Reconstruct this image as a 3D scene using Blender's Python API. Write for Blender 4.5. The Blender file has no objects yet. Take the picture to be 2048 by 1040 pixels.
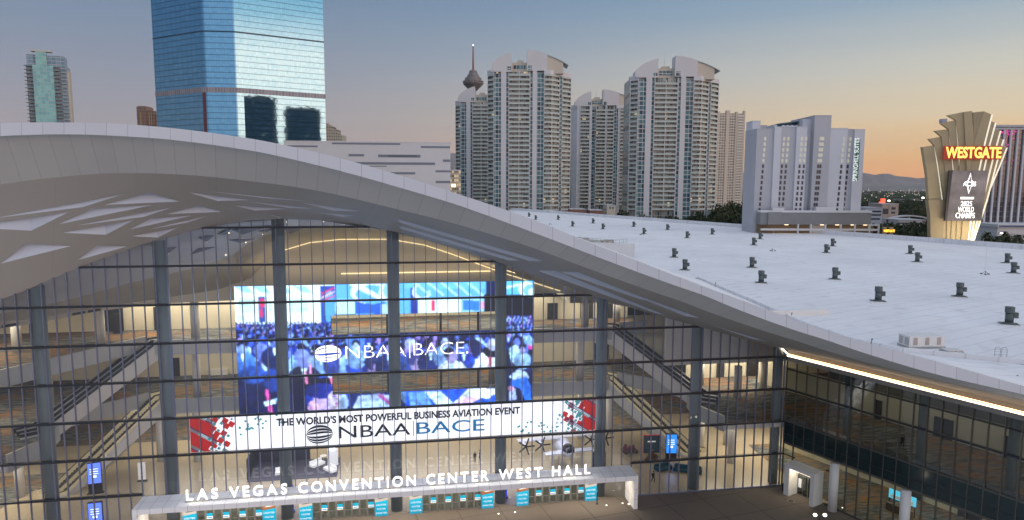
import bpy, bmesh, math, random
import numpy as np
from mathutils import Vector, Matrix
from mathutils.geometry import delaunay_2d_cdt
rad = math.radians
random.seed(7)
SC = bpy.context.scene
COL = SC.collection
# ------------------------------------------------------------------ camera
F, H = 1370.0, 46.0                       # focal length in photo pixels, camera height in metres
CAMR = Matrix.Rotation(rad(90-6.25), 3, 'X') @ Matrix.Rotation(rad(0.2), 3, 'Z')
cd = bpy.data.cameras.new('camera'); cam = bpy.data.objects.new('camera', cd); COL.objects.link(cam)
cd.sensor_width = 36; cd.lens = F/2048*36; cd.clip_start = 1; cd.clip_end = 90000
cam.matrix_world = Matrix.Translation((0, 0, H)) @ CAMR.to_4x4()
SC.camera = cam
# ------------------------------------------------------------------ view and sky
SC.view_settings.view_transform = 'Standard'; SC.view_settings.look = 'None'
SC.view_settings.exposure = .1; SC.view_settings.gamma = 1
SC.cycles.use_denoising = True
SC.cycles.max_bounces = 8; SC.cycles.transparent_max_bounces = 16
SC.cycles.sample_clamp_indirect = 4
SUN_EL, SUN_AZ = 4.0, 110.0                # sun just up, to the right of the view
def lin(r, g, b):
    f = lambda c: c/12.92 if c <= .04045 else ((c+.055)/1.055)**2.4
    return (f(r/255), f(g/255), f(b/255), 1)
W = bpy.data.worlds.new("World"); SC.world = W; W.use_nodes = True
nt = W.node_tree; N = nt.nodes; LK = nt.links
for n_ in list(N): N.remove(n_)
def wn_(t, **k):
    n = N.new(t)
    for a, b in k.items(): setattr(n, a, b)
    return n
def wm(op, a, b=None, c=None, clamp=False):
    n = wn_('ShaderNodeMath', operation=op, use_clamp=clamp)
    for i, x in enumerate((a, b, c)):
        if x is None: continue
        if isinstance(x, (int, float)): n.inputs[i].default_value = x
        else: LK.new(x, n.inputs[i])
    return n.outputs[0]
tc = wn_('ShaderNodeTexCoord'); sp = wn_('ShaderNodeSeparateXYZ'); LK.new(tc.outputs['Generated'], sp.inputs[0])
mpn = wn_('ShaderNodeMapping'); mpn.inputs['Scale'].default_value = (2.2, 2.2, 22); LK.new(tc.outputs['Generated'], mpn.inputs[0]); nzs = wn_('ShaderNodeTexNoise'); nzs.inputs['Scale'].default_value = 1.6; nzs.inputs['Detail'].default_value = 5; LK.new(mpn.outputs[0], nzs.inputs['Vector'])
el = wm('MULTIPLY_ADD', wm('SUBTRACT', nzs.outputs[0], .5), .016, wm('DIVIDE', wm('ARCSINE', sp.outputs[2]), math.pi/2))            # 0..1 = horizon..zenith
hx = wm('MULTIPLY', sp.outputs[0], math.sin(rad(100))); hy = wm('MULTIPLY', sp.outputs[1], math.cos(rad(100)))
hl = wm('SQRT', wm('ADD', wm('ADD', wm('MULTIPLY', sp.outputs[0], sp.outputs[0]), wm('MULTIPLY', sp.outputs[1], sp.outputs[1])), 1e-5))
az = wm('MULTIPLY_ADD', wm('DIVIDE', wm('ADD', hx, hy), hl), .5, .5, True)
def ramp(stops):
    r = wn_('ShaderNodeValToRGB'); cr = r.color_ramp
    while len(cr.elements) < len(stops): cr.elements.new(.5)
    for e_, (p, c) in zip(cr.elements, stops): e_.position = p; e_.color = c
    LK.new(el, r.inputs[0]); return r.outputs[0]
d90 = lambda x: x/90
left = ramp([(0, lin(190, 166, 152)), (d90(3), lin(165, 154, 156)), (d90(7), lin(146, 149, 162)), (d90(11), lin(127, 142, 164)), (d90(16), lin(106, 132, 161)), (d90(32), lin(135, 155, 185)), (d90(60), lin(212, 220, 238)), (1, lin(220, 226, 240))])
right = ramp([(0, lin(255, 160, 78)), (d90(2.5), lin(255, 196, 108)), (d90(5), lin(236, 212, 168)), (d90(8.5), lin(208, 206, 192)), (d90(13), lin(152, 175, 192)), (d90(17), lin(115, 151, 182)), (d90(34), lin(165, 188, 212)), (d90(60), lin(215, 224, 240)), (1, lin(220, 228, 242))])  # both ramps brighten high up, out of view, to light the roofs
azr = wn_('ShaderNodeMapRange', interpolation_type='SMOOTHSTEP'); LK.new(az, azr.inputs[0])
azr.inputs[1].default_value = .16; azr.inputs[2].default_value = .84
mx = wn_('ShaderNodeMix', data_type='RGBA'); LK.new(azr.outputs[0], mx.inputs[0]); LK.new(left, mx.inputs[6]); LK.new(right, mx.inputs[7])
sky = wn_('ShaderNodeTexSky', sky_type='NISHITA'); sky.sun_disc = False
sky.sun_elevation = rad(SUN_EL); sky.sun_rotation = rad(SUN_AZ); sky.altitude = 600
ten = wn_('ShaderNodeMix', data_type='RGBA', blend_type='MULTIPLY'); ten.inputs[0].default_value = 1
back = ramp([(0, (.62, .62, .68, 1)), (d90(10), (.66, .70, .82, 1)), (d90(30), (.68, .76, .94, 1)), (d90(60), (.72, .78, .93, 1)), (1, (.70, .76, .90, 1))])  # unseen sky behind the view, brightened to light the fronts facing it
glow = ramp([(0, (2.4, 1.5, 1.0, 1)), (d90(5), (4.2, 2.35, 1.6, 1)), (d90(10), (4.0, 2.3, 1.6, 1)), (d90(13), (1.5, 1.35, 1.2, 1)), (d90(15.5), (.55, .85, .95, 1)), (d90(30), (.68, .78, .95, 1)), (1, (.70, .76, .90, 1))])  # warm patch of unseen sky added for the glass tower to mirror
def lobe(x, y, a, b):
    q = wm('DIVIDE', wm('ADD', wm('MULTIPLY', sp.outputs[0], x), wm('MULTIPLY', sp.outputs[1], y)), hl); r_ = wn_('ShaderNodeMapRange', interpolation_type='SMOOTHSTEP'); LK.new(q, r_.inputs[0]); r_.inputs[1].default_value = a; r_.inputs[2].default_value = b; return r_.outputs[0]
def wmix(f, a, b):
    q = wn_('ShaderNodeMix', data_type='RGBA'); LK.new(f, q.inputs[0]); LK.new(a, q.inputs[6]); LK.new(b, q.inputs[7]); return q
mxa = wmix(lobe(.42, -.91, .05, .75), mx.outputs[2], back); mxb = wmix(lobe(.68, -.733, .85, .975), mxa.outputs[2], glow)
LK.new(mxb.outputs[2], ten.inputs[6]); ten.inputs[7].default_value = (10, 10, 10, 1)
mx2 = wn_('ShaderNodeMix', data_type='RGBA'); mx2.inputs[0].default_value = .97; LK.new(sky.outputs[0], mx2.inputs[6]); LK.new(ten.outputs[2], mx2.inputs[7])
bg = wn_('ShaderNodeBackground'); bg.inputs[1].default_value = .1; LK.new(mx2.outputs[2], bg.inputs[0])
wo = wn_('ShaderNodeOutputWorld'); LK.new(bg.outputs[0], wo.inputs[0])
sd = bpy.data.lights.new('sun', 'SUN'); sd.energy = .5; sd.angle = rad(30); sd.color = (1, .86, .7)
so = bpy.data.objects.new('sun', sd); COL.objects.link(so)
so.rotation_euler = (rad(90-SUN_EL-10), 0, rad(180-SUN_AZ))
# ------------------------------------------------------------------ rays: photo pixel -> point of the place
def ray(x, y): return CAMR @ Vector(((x-1024)/F, -(y-520)/F, -1))
CP = Vector((0, 0, H))
def atY(x, y, Y): v = ray(x, y); return CP + v*(Y/v.y)
def atZ(x, y, z): v = ray(x, y); return CP + v*((z-H)/v.z)
def onplane(x, y, p, n): v = ray(x, y); return CP + v*((p-CP).dot(n)/v.dot(n))
def proj(p):
    q = CAMR.transposed() @ (Vector(p)-CP); return (1024+F*q.x/-q.z, 520-F*q.y/-q.z)
TH = rad(9.35)
EU = Vector((math.cos(TH), math.sin(TH), 0)); EV = Vector((-math.sin(TH), math.cos(TH), 0))
F0 = atZ(1297, 990, 0)
def loc(p): q = Vector(p)-F0; return Vector((q.dot(EU), q.dot(EV), q.z))      # world -> hall frame (u, v, z)
def wld(u, v, z): return F0 + EU*u + EV*v + Vector((0, 0, z))
def fac(x, y, v=0.0): return loc(onplane(x, y, F0+EV*v, EV))
def gz(x, y, z=0.0): return loc(atZ(x, y, z))
def interp(t, tab):
    if t <= tab[0][0]: a, b = tab[0], tab[1]
    elif t >= tab[-1][0]: a, b = tab[-2], tab[-1]
    else:
        for a, b in zip(tab, tab[1:]):
            if a[0] <= t <= b[0]: break
    k = (t-a[0])/(b[0]-a[0]); return a[1]+(b[1]-a[1])*k
# ------------------------------------------------------------------ materials
def mat(name, col, rough=.6, metal=0, noise=0, nscale=1.0, emit=None, estr=1, spec=.4, bump=0, objc=True):
    m = bpy.data.materials.new(name); m.use_nodes = True; t = m.node_tree; b = t.nodes['Principled BSDF']
    b.inputs['Base Color'].default_value = (*col[:3], 1); b.inputs['Roughness'].default_value = rough
    b.inputs['Metallic'].default_value = metal; b.inputs['Specular IOR Level'].default_value = spec
    if emit: b.inputs['Emission Color'].default_value = (*emit[:3], 1); b.inputs['Emission Strength'].default_value = estr
    if noise:
        tcn = t.nodes.new('ShaderNodeTexCoord'); nz = t.nodes.new('ShaderNodeTexNoise'); nz.inputs['Scale'].default_value = nscale
        nz.inputs['Detail'].default_value = 6; nz.inputs['Roughness'].default_value = .65
        t.links.new(tcn.outputs['Object'], nz.inputs['Vector'])
        mr = t.nodes.new('ShaderNodeMapRange'); mr.inputs[1].default_value = .3; mr.inputs[2].default_value = .7
        mr.inputs[3].default_value = 1-noise; mr.inputs[4].default_value = 1+noise; t.links.new(nz.outputs[0], mr.inputs[0])
        mm = t.nodes.new('ShaderNodeMix'); mm.data_type = 'RGBA'; mm.blend_type = 'MULTIPLY'; mm.inputs[0].default_value = 1
        mm.inputs[6].default_value = (*col[:3], 1); t.links.new(mr.outputs[0], mm.inputs[7]); t.links.new(mm.outputs[2], b.inputs['Base Color'])
        if bump:
            bp = t.nodes.new('ShaderNodeBump'); bp.inputs['Strength'].default_value = bump; t.links.new(nz.outputs[0], bp.inputs['Height']); t.links.new(bp.outputs[0], b.inputs['Normal'])
    return m
class NT:
    """small helper for writing node maths"""
    def __init__(s, name):
        s.m = bpy.data.materials.new(name); s.m.use_nodes = True; s.t = s.m.node_tree; s.b = s.t.nodes['Principled BSDF']
    def n(s, ty, **k):
        q = s.t.nodes.new(ty)
        for a, b in k.items(): setattr(q, a, b)
        return q
    def l(s, a, b): s.t.links.new(a, b)
    def mt(s, op, a, b=None, c=None):
        q = s.n('ShaderNodeMath', operation=op)
        for i, x in enumerate((a, b, c)):
            if x is None: continue
            if isinstance(x, (int, float)): q.inputs[i].default_value = x
            else: s.l(x, q.inputs[i])
        return q.outputs[0]
    def mix(s, f, a, b, blend='MIX'):
        q = s.n('ShaderNodeMix', data_type='RGBA', blend_type=blend)
        for i, x in ((0, f), (6, a), (7, b)):
            if isinstance(x, tuple): q.inputs[i].default_value = (*x[:3], 1)
            elif isinstance(x, (int, float)): q.inputs[i].default_value = x
            else: s.l(x, q.inputs[i])
        return q.outputs[2]
    def ramp(s, f, stops, interp='LINEAR'):
        r = s.n('ShaderNodeValToRGB'); cr = r.color_ramp; cr.interpolation = interp
        while len(cr.elements) < len(stops): cr.elements.new(.5)
        for e_, (p, c) in zip(cr.elements, stops): e_.position = p; e_.color = (*c[:3], 1)
        s.l(f, r.inputs[0]); return r.outputs[0]
    def xyz(s, kind='Object'):
        c = s.n('ShaderNodeTexCoord'); q = s.n('ShaderNodeSeparateXYZ'); s.l(c.outputs[kind], q.inputs[0]); return c.outputs[kind], q.outputs
    def noise(s, vec, sc, det=4, dim='3D'):
        q = s.n('ShaderNodeTexNoise'); q.inputs['Scale'].default_value = sc; q.inputs['Detail'].default_value = det; s.l(vec, q.inputs['Vector']); return q.outputs[0]
    def comb(s, x, y, z):
        q = s.n('ShaderNodeCombineXYZ')
        for i, a in enumerate((x, y, z)):
            if isinstance(a, (int, float)): q.inputs[i].default_value = a
            else: s.l(a, q.inputs[i])
        return q.outputs[0]
    def white(s, vec):
        q = s.n('ShaderNodeTexWhiteNoise'); s.l(vec, q.inputs[0]); return q.outputs[0]
    def done(s, col, rough=.5, metal=0, spec=.5, emit=None, estr=0):
        for key, x in (('Base Color', col), ('Roughness', rough), ('Metallic', metal), ('Specular IOR Level', spec), ('Emission Color', emit), ('Emission Strength', estr)):
            if x is None: continue
            if isinstance(x, tuple): s.b.inputs[key].default_value = (*x[:3], 1)
            elif isinstance(x, (int, float)): s.b.inputs[key].default_value = x
            else: s.l(x, s.b.inputs[key])
        return s.m
def jointed(name, col, jw=.02, jv=0, dark=.35, rough=.55, noise=.05, nsc=.25, spec=.3, vary=.03):
    """panelled surface: joint lines at whole numbers of the UV map (u, and v when jv)"""
    k = NT(name); uv = k.n('ShaderNodeUVMap'); q = k.n('ShaderNodeSeparateXYZ'); k.l(uv.outputs[0], q.inputs[0])
    fr = k.mt('FRACT', q.outputs[0]); ln = k.mt('LESS_THAN', fr, jw)
    if jv: ln = k.mt('MAXIMUM', ln, k.mt('LESS_THAN', k.mt('FRACT', q.outputs[1]), jv))
    cell = k.white(k.comb(k.mt('FLOOR', q.outputs[0]), k.mt('FLOOR', q.outputs[1]) if jv else 0, 0))
    ob, _ = k.xyz(); nz = k.noise(ob, nsc, 6)
    val = k.mt('ADD', k.mt('MULTIPLY_ADD', nz, 2*noise, 1-noise), k.mt('MULTIPLY_ADD', cell, 2*vary, -vary))
    base = k.mix(1, col, k.comb(val, val, val), 'MULTIPLY')
    base = k.mix(ln, base, tuple(c*dark for c in col[:3]))
    return k.done(base, rough, spec=spec)
def winmat(name, cx, cz, fx, fz, frame, glasses, rough=.12, lit=0.0, litcol=(1, .75, .4), metal=0, axis='XZ', fr_rough=.6, spec=.5):
    """grid of windows in object space: cell cx by cz, frame widths fx, fz, random glass tints"""
    k = NT(name); ob, o = k.xyz()
    h = o[0] if axis[0] == 'X' else o[1] if axis[0] == 'Y' else k.mt('ADD', o[0], o[1])
    a = k.mt('DIVIDE', h, cx); b = k.mt('DIVIDE', o[2], cz)
    fm = k.mt('MAXIMUM', k.mt('LESS_THAN', k.mt('FRACT', a), fx/cx), k.mt('LESS_THAN', k.mt('FRACT', b), fz/cz))
    rnd = k.white(k.comb(k.mt('FLOOR', a), k.mt('FLOOR', b), 3.7))
    g = k.ramp(rnd, [(i/max(1, len(glasses)), c) for i, c in enumerate(glasses)], 'CONSTANT')
    col = k.mix(fm, g, tuple(frame[:3]))
    rg = k.mt('MULTIPLY_ADD', fm, fr_rough-rough, rough)
    em = None; es = 0
    if lit:
        r2 = k.white(k.comb(k.mt('FLOOR', b), k.mt('FLOOR', a), 9.1))
        es = k.mt('MULTIPLY', k.mt('MULTIPLY', k.mt('GREATER_THAN', r2, 1-lit), k.mt('SUBTRACT', 1, fm)), .45); em = tuple(litcol)
    met = k.mt('MULTIPLY', k.mt('SUBTRACT', 1, fm), metal) if metal else 0
    return k.done(col, rg, met, spec, em, es)
# ------------------------------------------------------------------ mesh building
class MB:
    def __init__(s): s.v = []; s.f = []; s.m = []; s.uv = {}
    def vs(s, pts): i = len(s.v); s.v += [tuple(p) for p in pts]; return list(range(i, i+len(pts)))
    def face(s, pts, mi=0, uv=None):
        s.f.append(s.vs(pts)); s.m.append(mi)
        if uv: s.uv[len(s.f)-1] = uv
    def box(s, x0, x1, y0, y1, z0, z1, mi=0):
        s.obox(Vector(((x0+x1)/2, (y0+y1)/2, (z0+z1)/2)), Vector((abs(x1-x0)/2, 0, 0)), Vector((0, abs(y1-y0)/2, 0)), Vector((0, 0, abs(z1-z0)/2)), mi)
    def obox(s, c, a, b, d, mi=0):
        c = Vector(c); P = [c+a*i+b*j+d*k for k in (-1, 1) for j in (-1, 1) for i in (-1, 1)]
        i = s.vs(P)
        for q in ((0, 2, 3, 1), (4, 5, 7, 6), (0, 1, 5, 4), (2, 6, 7, 3), (0, 4, 6, 2), (1, 3, 7, 5)): s.f.append([i[k] for k in q]); s.m.append(mi)
    def ext(s, pts, vec, mi=0, caps=True):
        """polygon pts extruded along vec"""
        pts = [Vector(p) for p in pts]; vec = Vector(vec); n = len(pts)
        a = s.vs(pts); b = s.vs([p+vec for p in pts])
        for k in range(n): s.f.append([a[k], a[(k+1) % n], b[(k+1) % n], b[k]]); s.m.append(mi)
        if caps: s.f.append(a[::-1]); s.m.append(mi); s.f.append(b); s.m.append(mi)
    def cyl(s, x, y, z0, z1, r, r2=None, n=16, mi=0, caps=True):
        r2 = r if r2 is None else r2
        a = s.vs([(x+r*math.cos(2*math.pi*k/n), y+r*math.sin(2*math.pi*k/n), z0) for k in range(n)])
        b = s.vs([(x+r2*math.cos(2*math.pi*k/n), y+r2*math.sin(2*math.pi*k/n), z1) for k in range(n)])
        for k in range(n): s.f.append([a[k], a[(k+1) % n], b[(k+1) % n], b[k]]); s.m.append(mi)
        if caps: s.f.append(a[::-1]); s.m.append(mi); s.f.append(b); s.m.append(mi)
    def tube(s, p, q, r, n=8, r2=None, mi=0):
        p = Vector(p); q = Vector(q); d = (q-p).normalized(); r2 = r if r2 is None else r2
        x = d.cross(Vector((0, 0, 1)) if abs(d.z) < .9 else Vector((1, 0, 0))).normalized(); y = d.cross(x)
        a = s.vs([p+x*r*math.cos(2*math.pi*k/n)+y*r*math.sin(2*math.pi*k/n) for k in range(n)])
        b = s.vs([q+x*r2*math.cos(2*math.pi*k/n)+y*r2*math.sin(2*math.pi*k/n) for k in range(n)])
        for k in range(n): s.f.append([a[k], a[(k+1) % n], b[(k+1) % n], b[k]]); s.m.append(mi)
        s.f.append(a[::-1]); s.m.append(mi); s.f.append(b); s.m.append(mi)
    def ball(s, c, rx, ry, rz, n=10, m=6, mi=0):
        c = Vector(c); rows = []
        for j in range(1, m):
            t = math.pi*j/m; rows.append(s.vs([c+Vector((rx*math.sin(t)*math.cos(2*math.pi*k/n), ry*math.sin(t)*math.sin(2*math.pi*k/n), rz*math.cos(t))) for k in range(n)]))
        top, bot = s.vs([c+Vector((0, 0, rz)), c-Vector((0, 0, rz))])
        for k in range(n):
            s.f.append([top, rows[0][k], rows[0][(k+1) % n]]); s.m.append(mi); s.f.append([bot, rows[-1][(k+1) % n], rows[-1][k]]); s.m.append(mi)
            for j in range(len(rows)-1): s.f.append([rows[j][k], rows[j+1][k], rows[j+1][(k+1) % n], rows[j][(k+1) % n]]); s.m.append(mi)
    def strip(s, A, B, mi=0, us=None, v0=0, v1=1):
        """quads between two lines of points"""
        a = s.vs(A); b = s.vs(B)
        for k in range(len(A)-1):
            s.f.append([a[k], a[k+1], b[k+1], b[k]]); s.m.append(mi)
            if us: s.uv[len(s.f)-1] = [(us[k], v0), (us[k+1], v0), (us[k+1], v1), (us[k], v1)]
    def mesh(s, name, mats):
        me = bpy.data.meshes.new(name); me.from_pydata(s.v, [], s.f)
        for m in (mats if isinstance(mats, (list, tuple)) else [mats]): me.materials.append(m)
        me.polygons.foreach_set('material_index', s.m)
        if s.uv:
            ul = me.uv_layers.new(name='UVMap')
            for i, uv in s.uv.items():
                for l, c in zip(me.polygons[i].loop_indices, uv): ul.data[l].uv = c
        me.update(); return me
    def build(s, name, mats, parent=None, smooth=False, at=None, rotz=0):
        o = bpy.data.objects.new(name, s.mesh(name, mats)); COL.objects.link(o); o.parent = parent
        if at is not None: o.location = at
        if rotz: o.rotation_euler = (0, 0, rotz)
        if smooth: o.data.polygons.foreach_set('use_smooth', [True]*len(o.data.polygons))
        return o
def tag(o, label=None, cat=None, group=None, kind=None):
    for k, x in (('label', label), ('category', cat), ('group', group), ('kind', kind)):
        if x: o[k] = x
    return o
def thing(name, label, cat, at=(0, 0, 0), rotz=0, group=None):
    o = bpy.data.objects.new(name, None); COL.objects.link(o); o.location = at; o.rotation_euler = (0, 0, rotz); o.empty_display_size = .3
    return tag(o, label, cat, group)
def inst(src, parent, at=None, name=None):
    o = src.copy(); COL.objects.link(o); o.parent = parent
    if at is not None: o.location = at
    return o
def copytree(o, at, rotz=None, label=None, parent=None):
    kids = [c for c in bpy.data.objects if c.parent == o]
    c = o.copy(); COL.objects.link(c); c.parent = parent
    if at is not None: c.location = at
    if rotz is not None: c.rotation_euler = (0, 0, rotz)
    if label: c['label'] = label
    for k in kids: copytree(k, None, None, None, c)
    return c
def textmesh(s, size=1, sx=1, ext=.02, align='CENTER', space=1, bold=0.0):
    cu = bpy.data.curves.new('text', 'FONT'); cu.body = s; cu.size = size; cu.extrude = ext; cu.align_x = align; cu.space_character = space; cu.offset = bold
    cu.resolution_u = 3
    o = bpy.data.objects.new('text', cu); COL.objects.link(o); bpy.context.view_layer.update()
    me = bpy.data.meshes.new_from_object(o.evaluated_get(bpy.context.evaluated_depsgraph_get()))
    bpy.data.objects.remove(o); bpy.data.curves.remove(cu)
    for v in me.vertices: v.co.x *= sx
    return me
def text(name, s, m, parent, at, size=1, sx=1, rot=(rad(90), 0, 0), **k):
    me = textmesh(s, size, sx, **k); me.materials.clear(); me.materials.append(m)
    o = bpy.data.objects.new(name, me); COL.objects.link(o); o.parent = parent; o.location = at; o.rotation_euler = rot
    return o
def area(name, at, sx, sy, power, col, parent=None, rot=(0, 0, 0)):
    l = bpy.data.lights.new(name, 'AREA'); l.shape = 'RECTANGLE'; l.size = sx; l.size_y = sy; l.energy = power; l.color = col
    o = bpy.data.objects.new(name, l); COL.objects.link(o); o.location = at; o.rotation_euler = rot; o.parent = parent; return o
# ================================================================== materials of the hall
M = {}
M['fascia'] = jointed('white_roof_panel', (.70, .73, .79), jw=.022, dark=.6, noise=.03)
M['band'] = jointed('taupe_panel', (.55, .55, .525), jw=.016, dark=.6, noise=.04)
M['soffit'] = jointed('taupe_soffit', (.36, .345, .315), jw=.004, dark=.8, noise=.06, nsc=.12)
M['pocket'] = mat('coffer_painted_skylight', (.60, .65, .74), .7)  # pale colour stands in for sky light through the open coffers
M['membrane'] = None
k = NT('white_roof_membrane'); ob, o = k.xyz(); uvx = k.mt('FRACT', k.mt('DIVIDE', k.mt('ADD', k.mt('MULTIPLY', o[0], .369), k.mt('MULTIPLY', o[1], -.929)), 3.1))
sm = k.mt('LESS_THAN', uvx, .06); nz = k.noise(ob, .06, 8); nz2 = k.noise(ob, .9, 5); st_ = k.noise(ob, .35, 9)
val = k.mt('ADD', k.mt('MULTIPLY_ADD', nz, .34, .80), k.mt('MULTIPLY_ADD', nz2, .08, -.04))
c_ = k.mix(1, (.785, .78, .79), k.comb(val, val, val), 'MULTIPLY'); c_ = k.mix(k.mt('MULTIPLY', sm, .6), c_, (.52, .52, .53)); pd_ = k.mt('LESS_THAN', k.mt('FRACT', k.mt('DIVIDE', k.mt('ADD', k.mt('MULTIPLY', o[0], .929), k.mt('MULTIPLY', o[1], .369)), 24)), .008); c_ = k.mix(k.mt('MULTIPLY', pd_, .4), c_, (.5, .5, .5)); c_ = k.mix(k.ramp(st_, [(.56, (0, 0, 0)), (.72, (.4, .4, .4))]), c_, (.50, .48, .46)); M['membrane'] = k.done(c_, .75, spec=.2)
M['white'] = mat('white_wall_paint', (.72, .71, .69), .7, noise=.04, nscale=.3)
M['beige'] = mat('warm_beige_wall', (.64, .60, .48), .7, noise=.06, nscale=.3)
M['bulk'] = mat('taupe_bulkhead', (.50, .46, .38), .7, noise=.05, nscale=.2)
M['column'] = mat('grey_green_steel_column', (.19, .25, .275), .45, noise=.05, nscale=.5, spec=.5)
M['wcol'] = mat('white_column', (.75, .74, .71), .6)
M['mull'] = mat('anodised_mullion', (.21, .23, .32), .38, .4)
M['mullw'] = mat('bronze_mullion', (.13, .125, .11), .4, .4)
M['trans'] = mat('dark_transom', (.045, .05, .06), .4, .4)
M['dark'] = mat('charcoal', (.035, .035, .04), .55)
M['steel'] = mat('brushed_steel', (.42, .42, .42), .35, .8)
M['deck'] = jointed('white_canopy_panel', (.84, .85, .87), jw=.03, jv=.03, dark=.5, noise=.05)
M['step'] = mat('escalator_step', (.05, .05, .05), .5, .3, noise=.4, nscale=3)
M['led_warm'] = mat('warm_led', (1, .8, .5), emit=(1, .74, .42), estr=4.5)
M['led_white'] = mat('white_led', (1, .95, .85), emit=(1, .86, .66), estr=4)
k = NT('lobby_terrazzo'); ob, o = k.xyz(); n1 = k.noise(ob, .08, 5); n2 = k.noise(ob, 2.2, 8)
col = k.ramp(n1, [(.3, (.40, .34, .25)), (.7, (.52, .45, .34))]); col = k.mix(.12, col, k.ramp(n2, [(.35, (.25, .22, .18)), (.65, (.6, .54, .42))])); M['terrazzo'] = k.done(col, .22, spec=.5)
def carpet(name, dim):
    k = NT(name); ob, o = k.xyz(); sv = k.n('ShaderNodeMapping'); sv.inputs['Scale'].default_value = (.5, 2.6, 1); sv.inputs['Rotation'].default_value = (0, 0, .15); k.l(ob, sv.inputs[0])
    a = k.noise(sv.outputs[0], .75, 7); b = k.noise(ob, .17, 4); c2 = k.noise(sv.outputs[0], 1.1, 9)
    warm = k.ramp(a, [(.40, (.16*dim, .15*dim, .14*dim)), (.50, (.34*dim, .26*dim, .16*dim)), (.56, (.55*dim, .30*dim, .12*dim)), (.63, (.42*dim, .14*dim, .05*dim))])
    cool = k.ramp(c2, [(.38, (.07*dim, .085*dim, .10*dim)), (.5, (.20*dim, .22*dim, .23*dim)), (.60, (.38*dim, .39*dim, .37*dim))])
    return k.done(k.mix(k.ramp(b, [(.44, (0, 0, 0)), (.60, (.9, .9, .9))]), cool, warm), .95, spec=.1)
M['carpet'] = carpet('patterned_carpet', .62)
k = NT('brown_plaza_paving'); ob, o = k.xyz(); n1 = k.noise(ob, .06, 6); n2 = k.noise(ob, 1.4, 8)
jx = k.mt('LESS_THAN', k.mt('FRACT', k.mt('DIVIDE', k.mt('ADD', o[0], k.mt('MULTIPLY', o[1], .35)), 6.2)), .02); jy = k.mt('LESS_THAN', k.mt('FRACT', k.mt('DIVIDE', k.mt('SUBTRACT', o[1], k.mt('MULTIPLY', o[0], .35)), 6.2)), .02)
col = k.ramp(n1, [(.3, (.115, .095, .08)), (.7, (.185, .155, .13))]); col = k.mix(k.mt('MULTIPLY_ADD', n2, .5, 0), col, (.13, .115, .10)); col = k.mix(k.mt('MULTIPLY', k.mt('MAXIMUM', jx, jy), .9), col, (.06, .052, .045)); M['plaza'] = k.done(col, .75, spec=.3)
def glassmat(name, tint, refl, ior=1.5):
    m = bpy.data.materials.new(name); m.use_nodes = True; t = m.node_tree; t.nodes.remove(t.nodes['Principled BSDF']); out = t.nodes['Material Output']
    tr = t.nodes.new('ShaderNodeBsdfTransparent'); tr.inputs[0].default_value = (*tint, 1); gl = t.nodes.new('ShaderNodeBsdfGlossy'); gl.inputs['Roughness'].default_value = .015; gl.inputs[0].default_value = (*refl, 1)
    fr = t.nodes.new('ShaderNodeFresnel'); fr.inputs[0].default_value = ior; mr = t.nodes.new('ShaderNodeMath'); mr.operation = 'MULTIPLY'; mr.inputs[1].default_value = 2.2; mr.use_clamp = True; t.links.new(fr.outputs[0], mr.inputs[0])
    mx = t.nodes.new('ShaderNodeMixShader'); t.links.new(mr.outputs[0], mx.inputs[0]); t.links.new(tr.outputs[0], mx.inputs[1]); t.links.new(gl.outputs[0], mx.inputs[2]); t.links.new(mx.outputs[0], out.inputs[0]); return m
M['glass'] = glassmat('lobby_glass', (.96, .975, .985), (1, 1, 1))
M['glassw'] = glassmat('tinted_wing_glass', (.58, .62, .58), (.9, .95, 1))
M['glassc'] = glassmat('clear_glass', (.93, .95, .94), (1, 1, 1), 1.3)
M['spandrel'] = mat('dark_green_spandrel_glass', (.012, .03, .032), .12, spec=.7, noise=.25, nscale=.4)
# ================================================================== the convention hall
hall = thing('convention_hall', 'white convention hall with sweeping wave roof over a tall glass lobby and glass wing', 'building', F0, TH)
GT = [(-120, 18), (-105, 23.4), (-92, 28.7), (-85.32, 31.56), (-81.84, 32.93), (-77.72, 34.75), (-73.57, 36.4), (-67.56, 38.62), (-61.48, 40.3), (-55.31, 41.3), (-51.57, 41.47), (-46.5, 41.32), (-41.35, 40.63), (-36.11, 39.52), (-29.39, 37.62), (-22.49, 35.25), (-15.38, 32.59), (-8.05, 30.0), (-.5, 27.54), (7.27, 25.32), (15.29, 22.94), (20.62, 21.61), (21.47, 21.45)]
Gz = lambda u: interp(u, GT)
CU = 21.47; WU, WV = .369, -.9294
def wing(w, d=0.0, z=0.0): return Vector((CU+WU*w-WV*d, WV*w+WU*d, z))       # d > 0 is inside the wing
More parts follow.
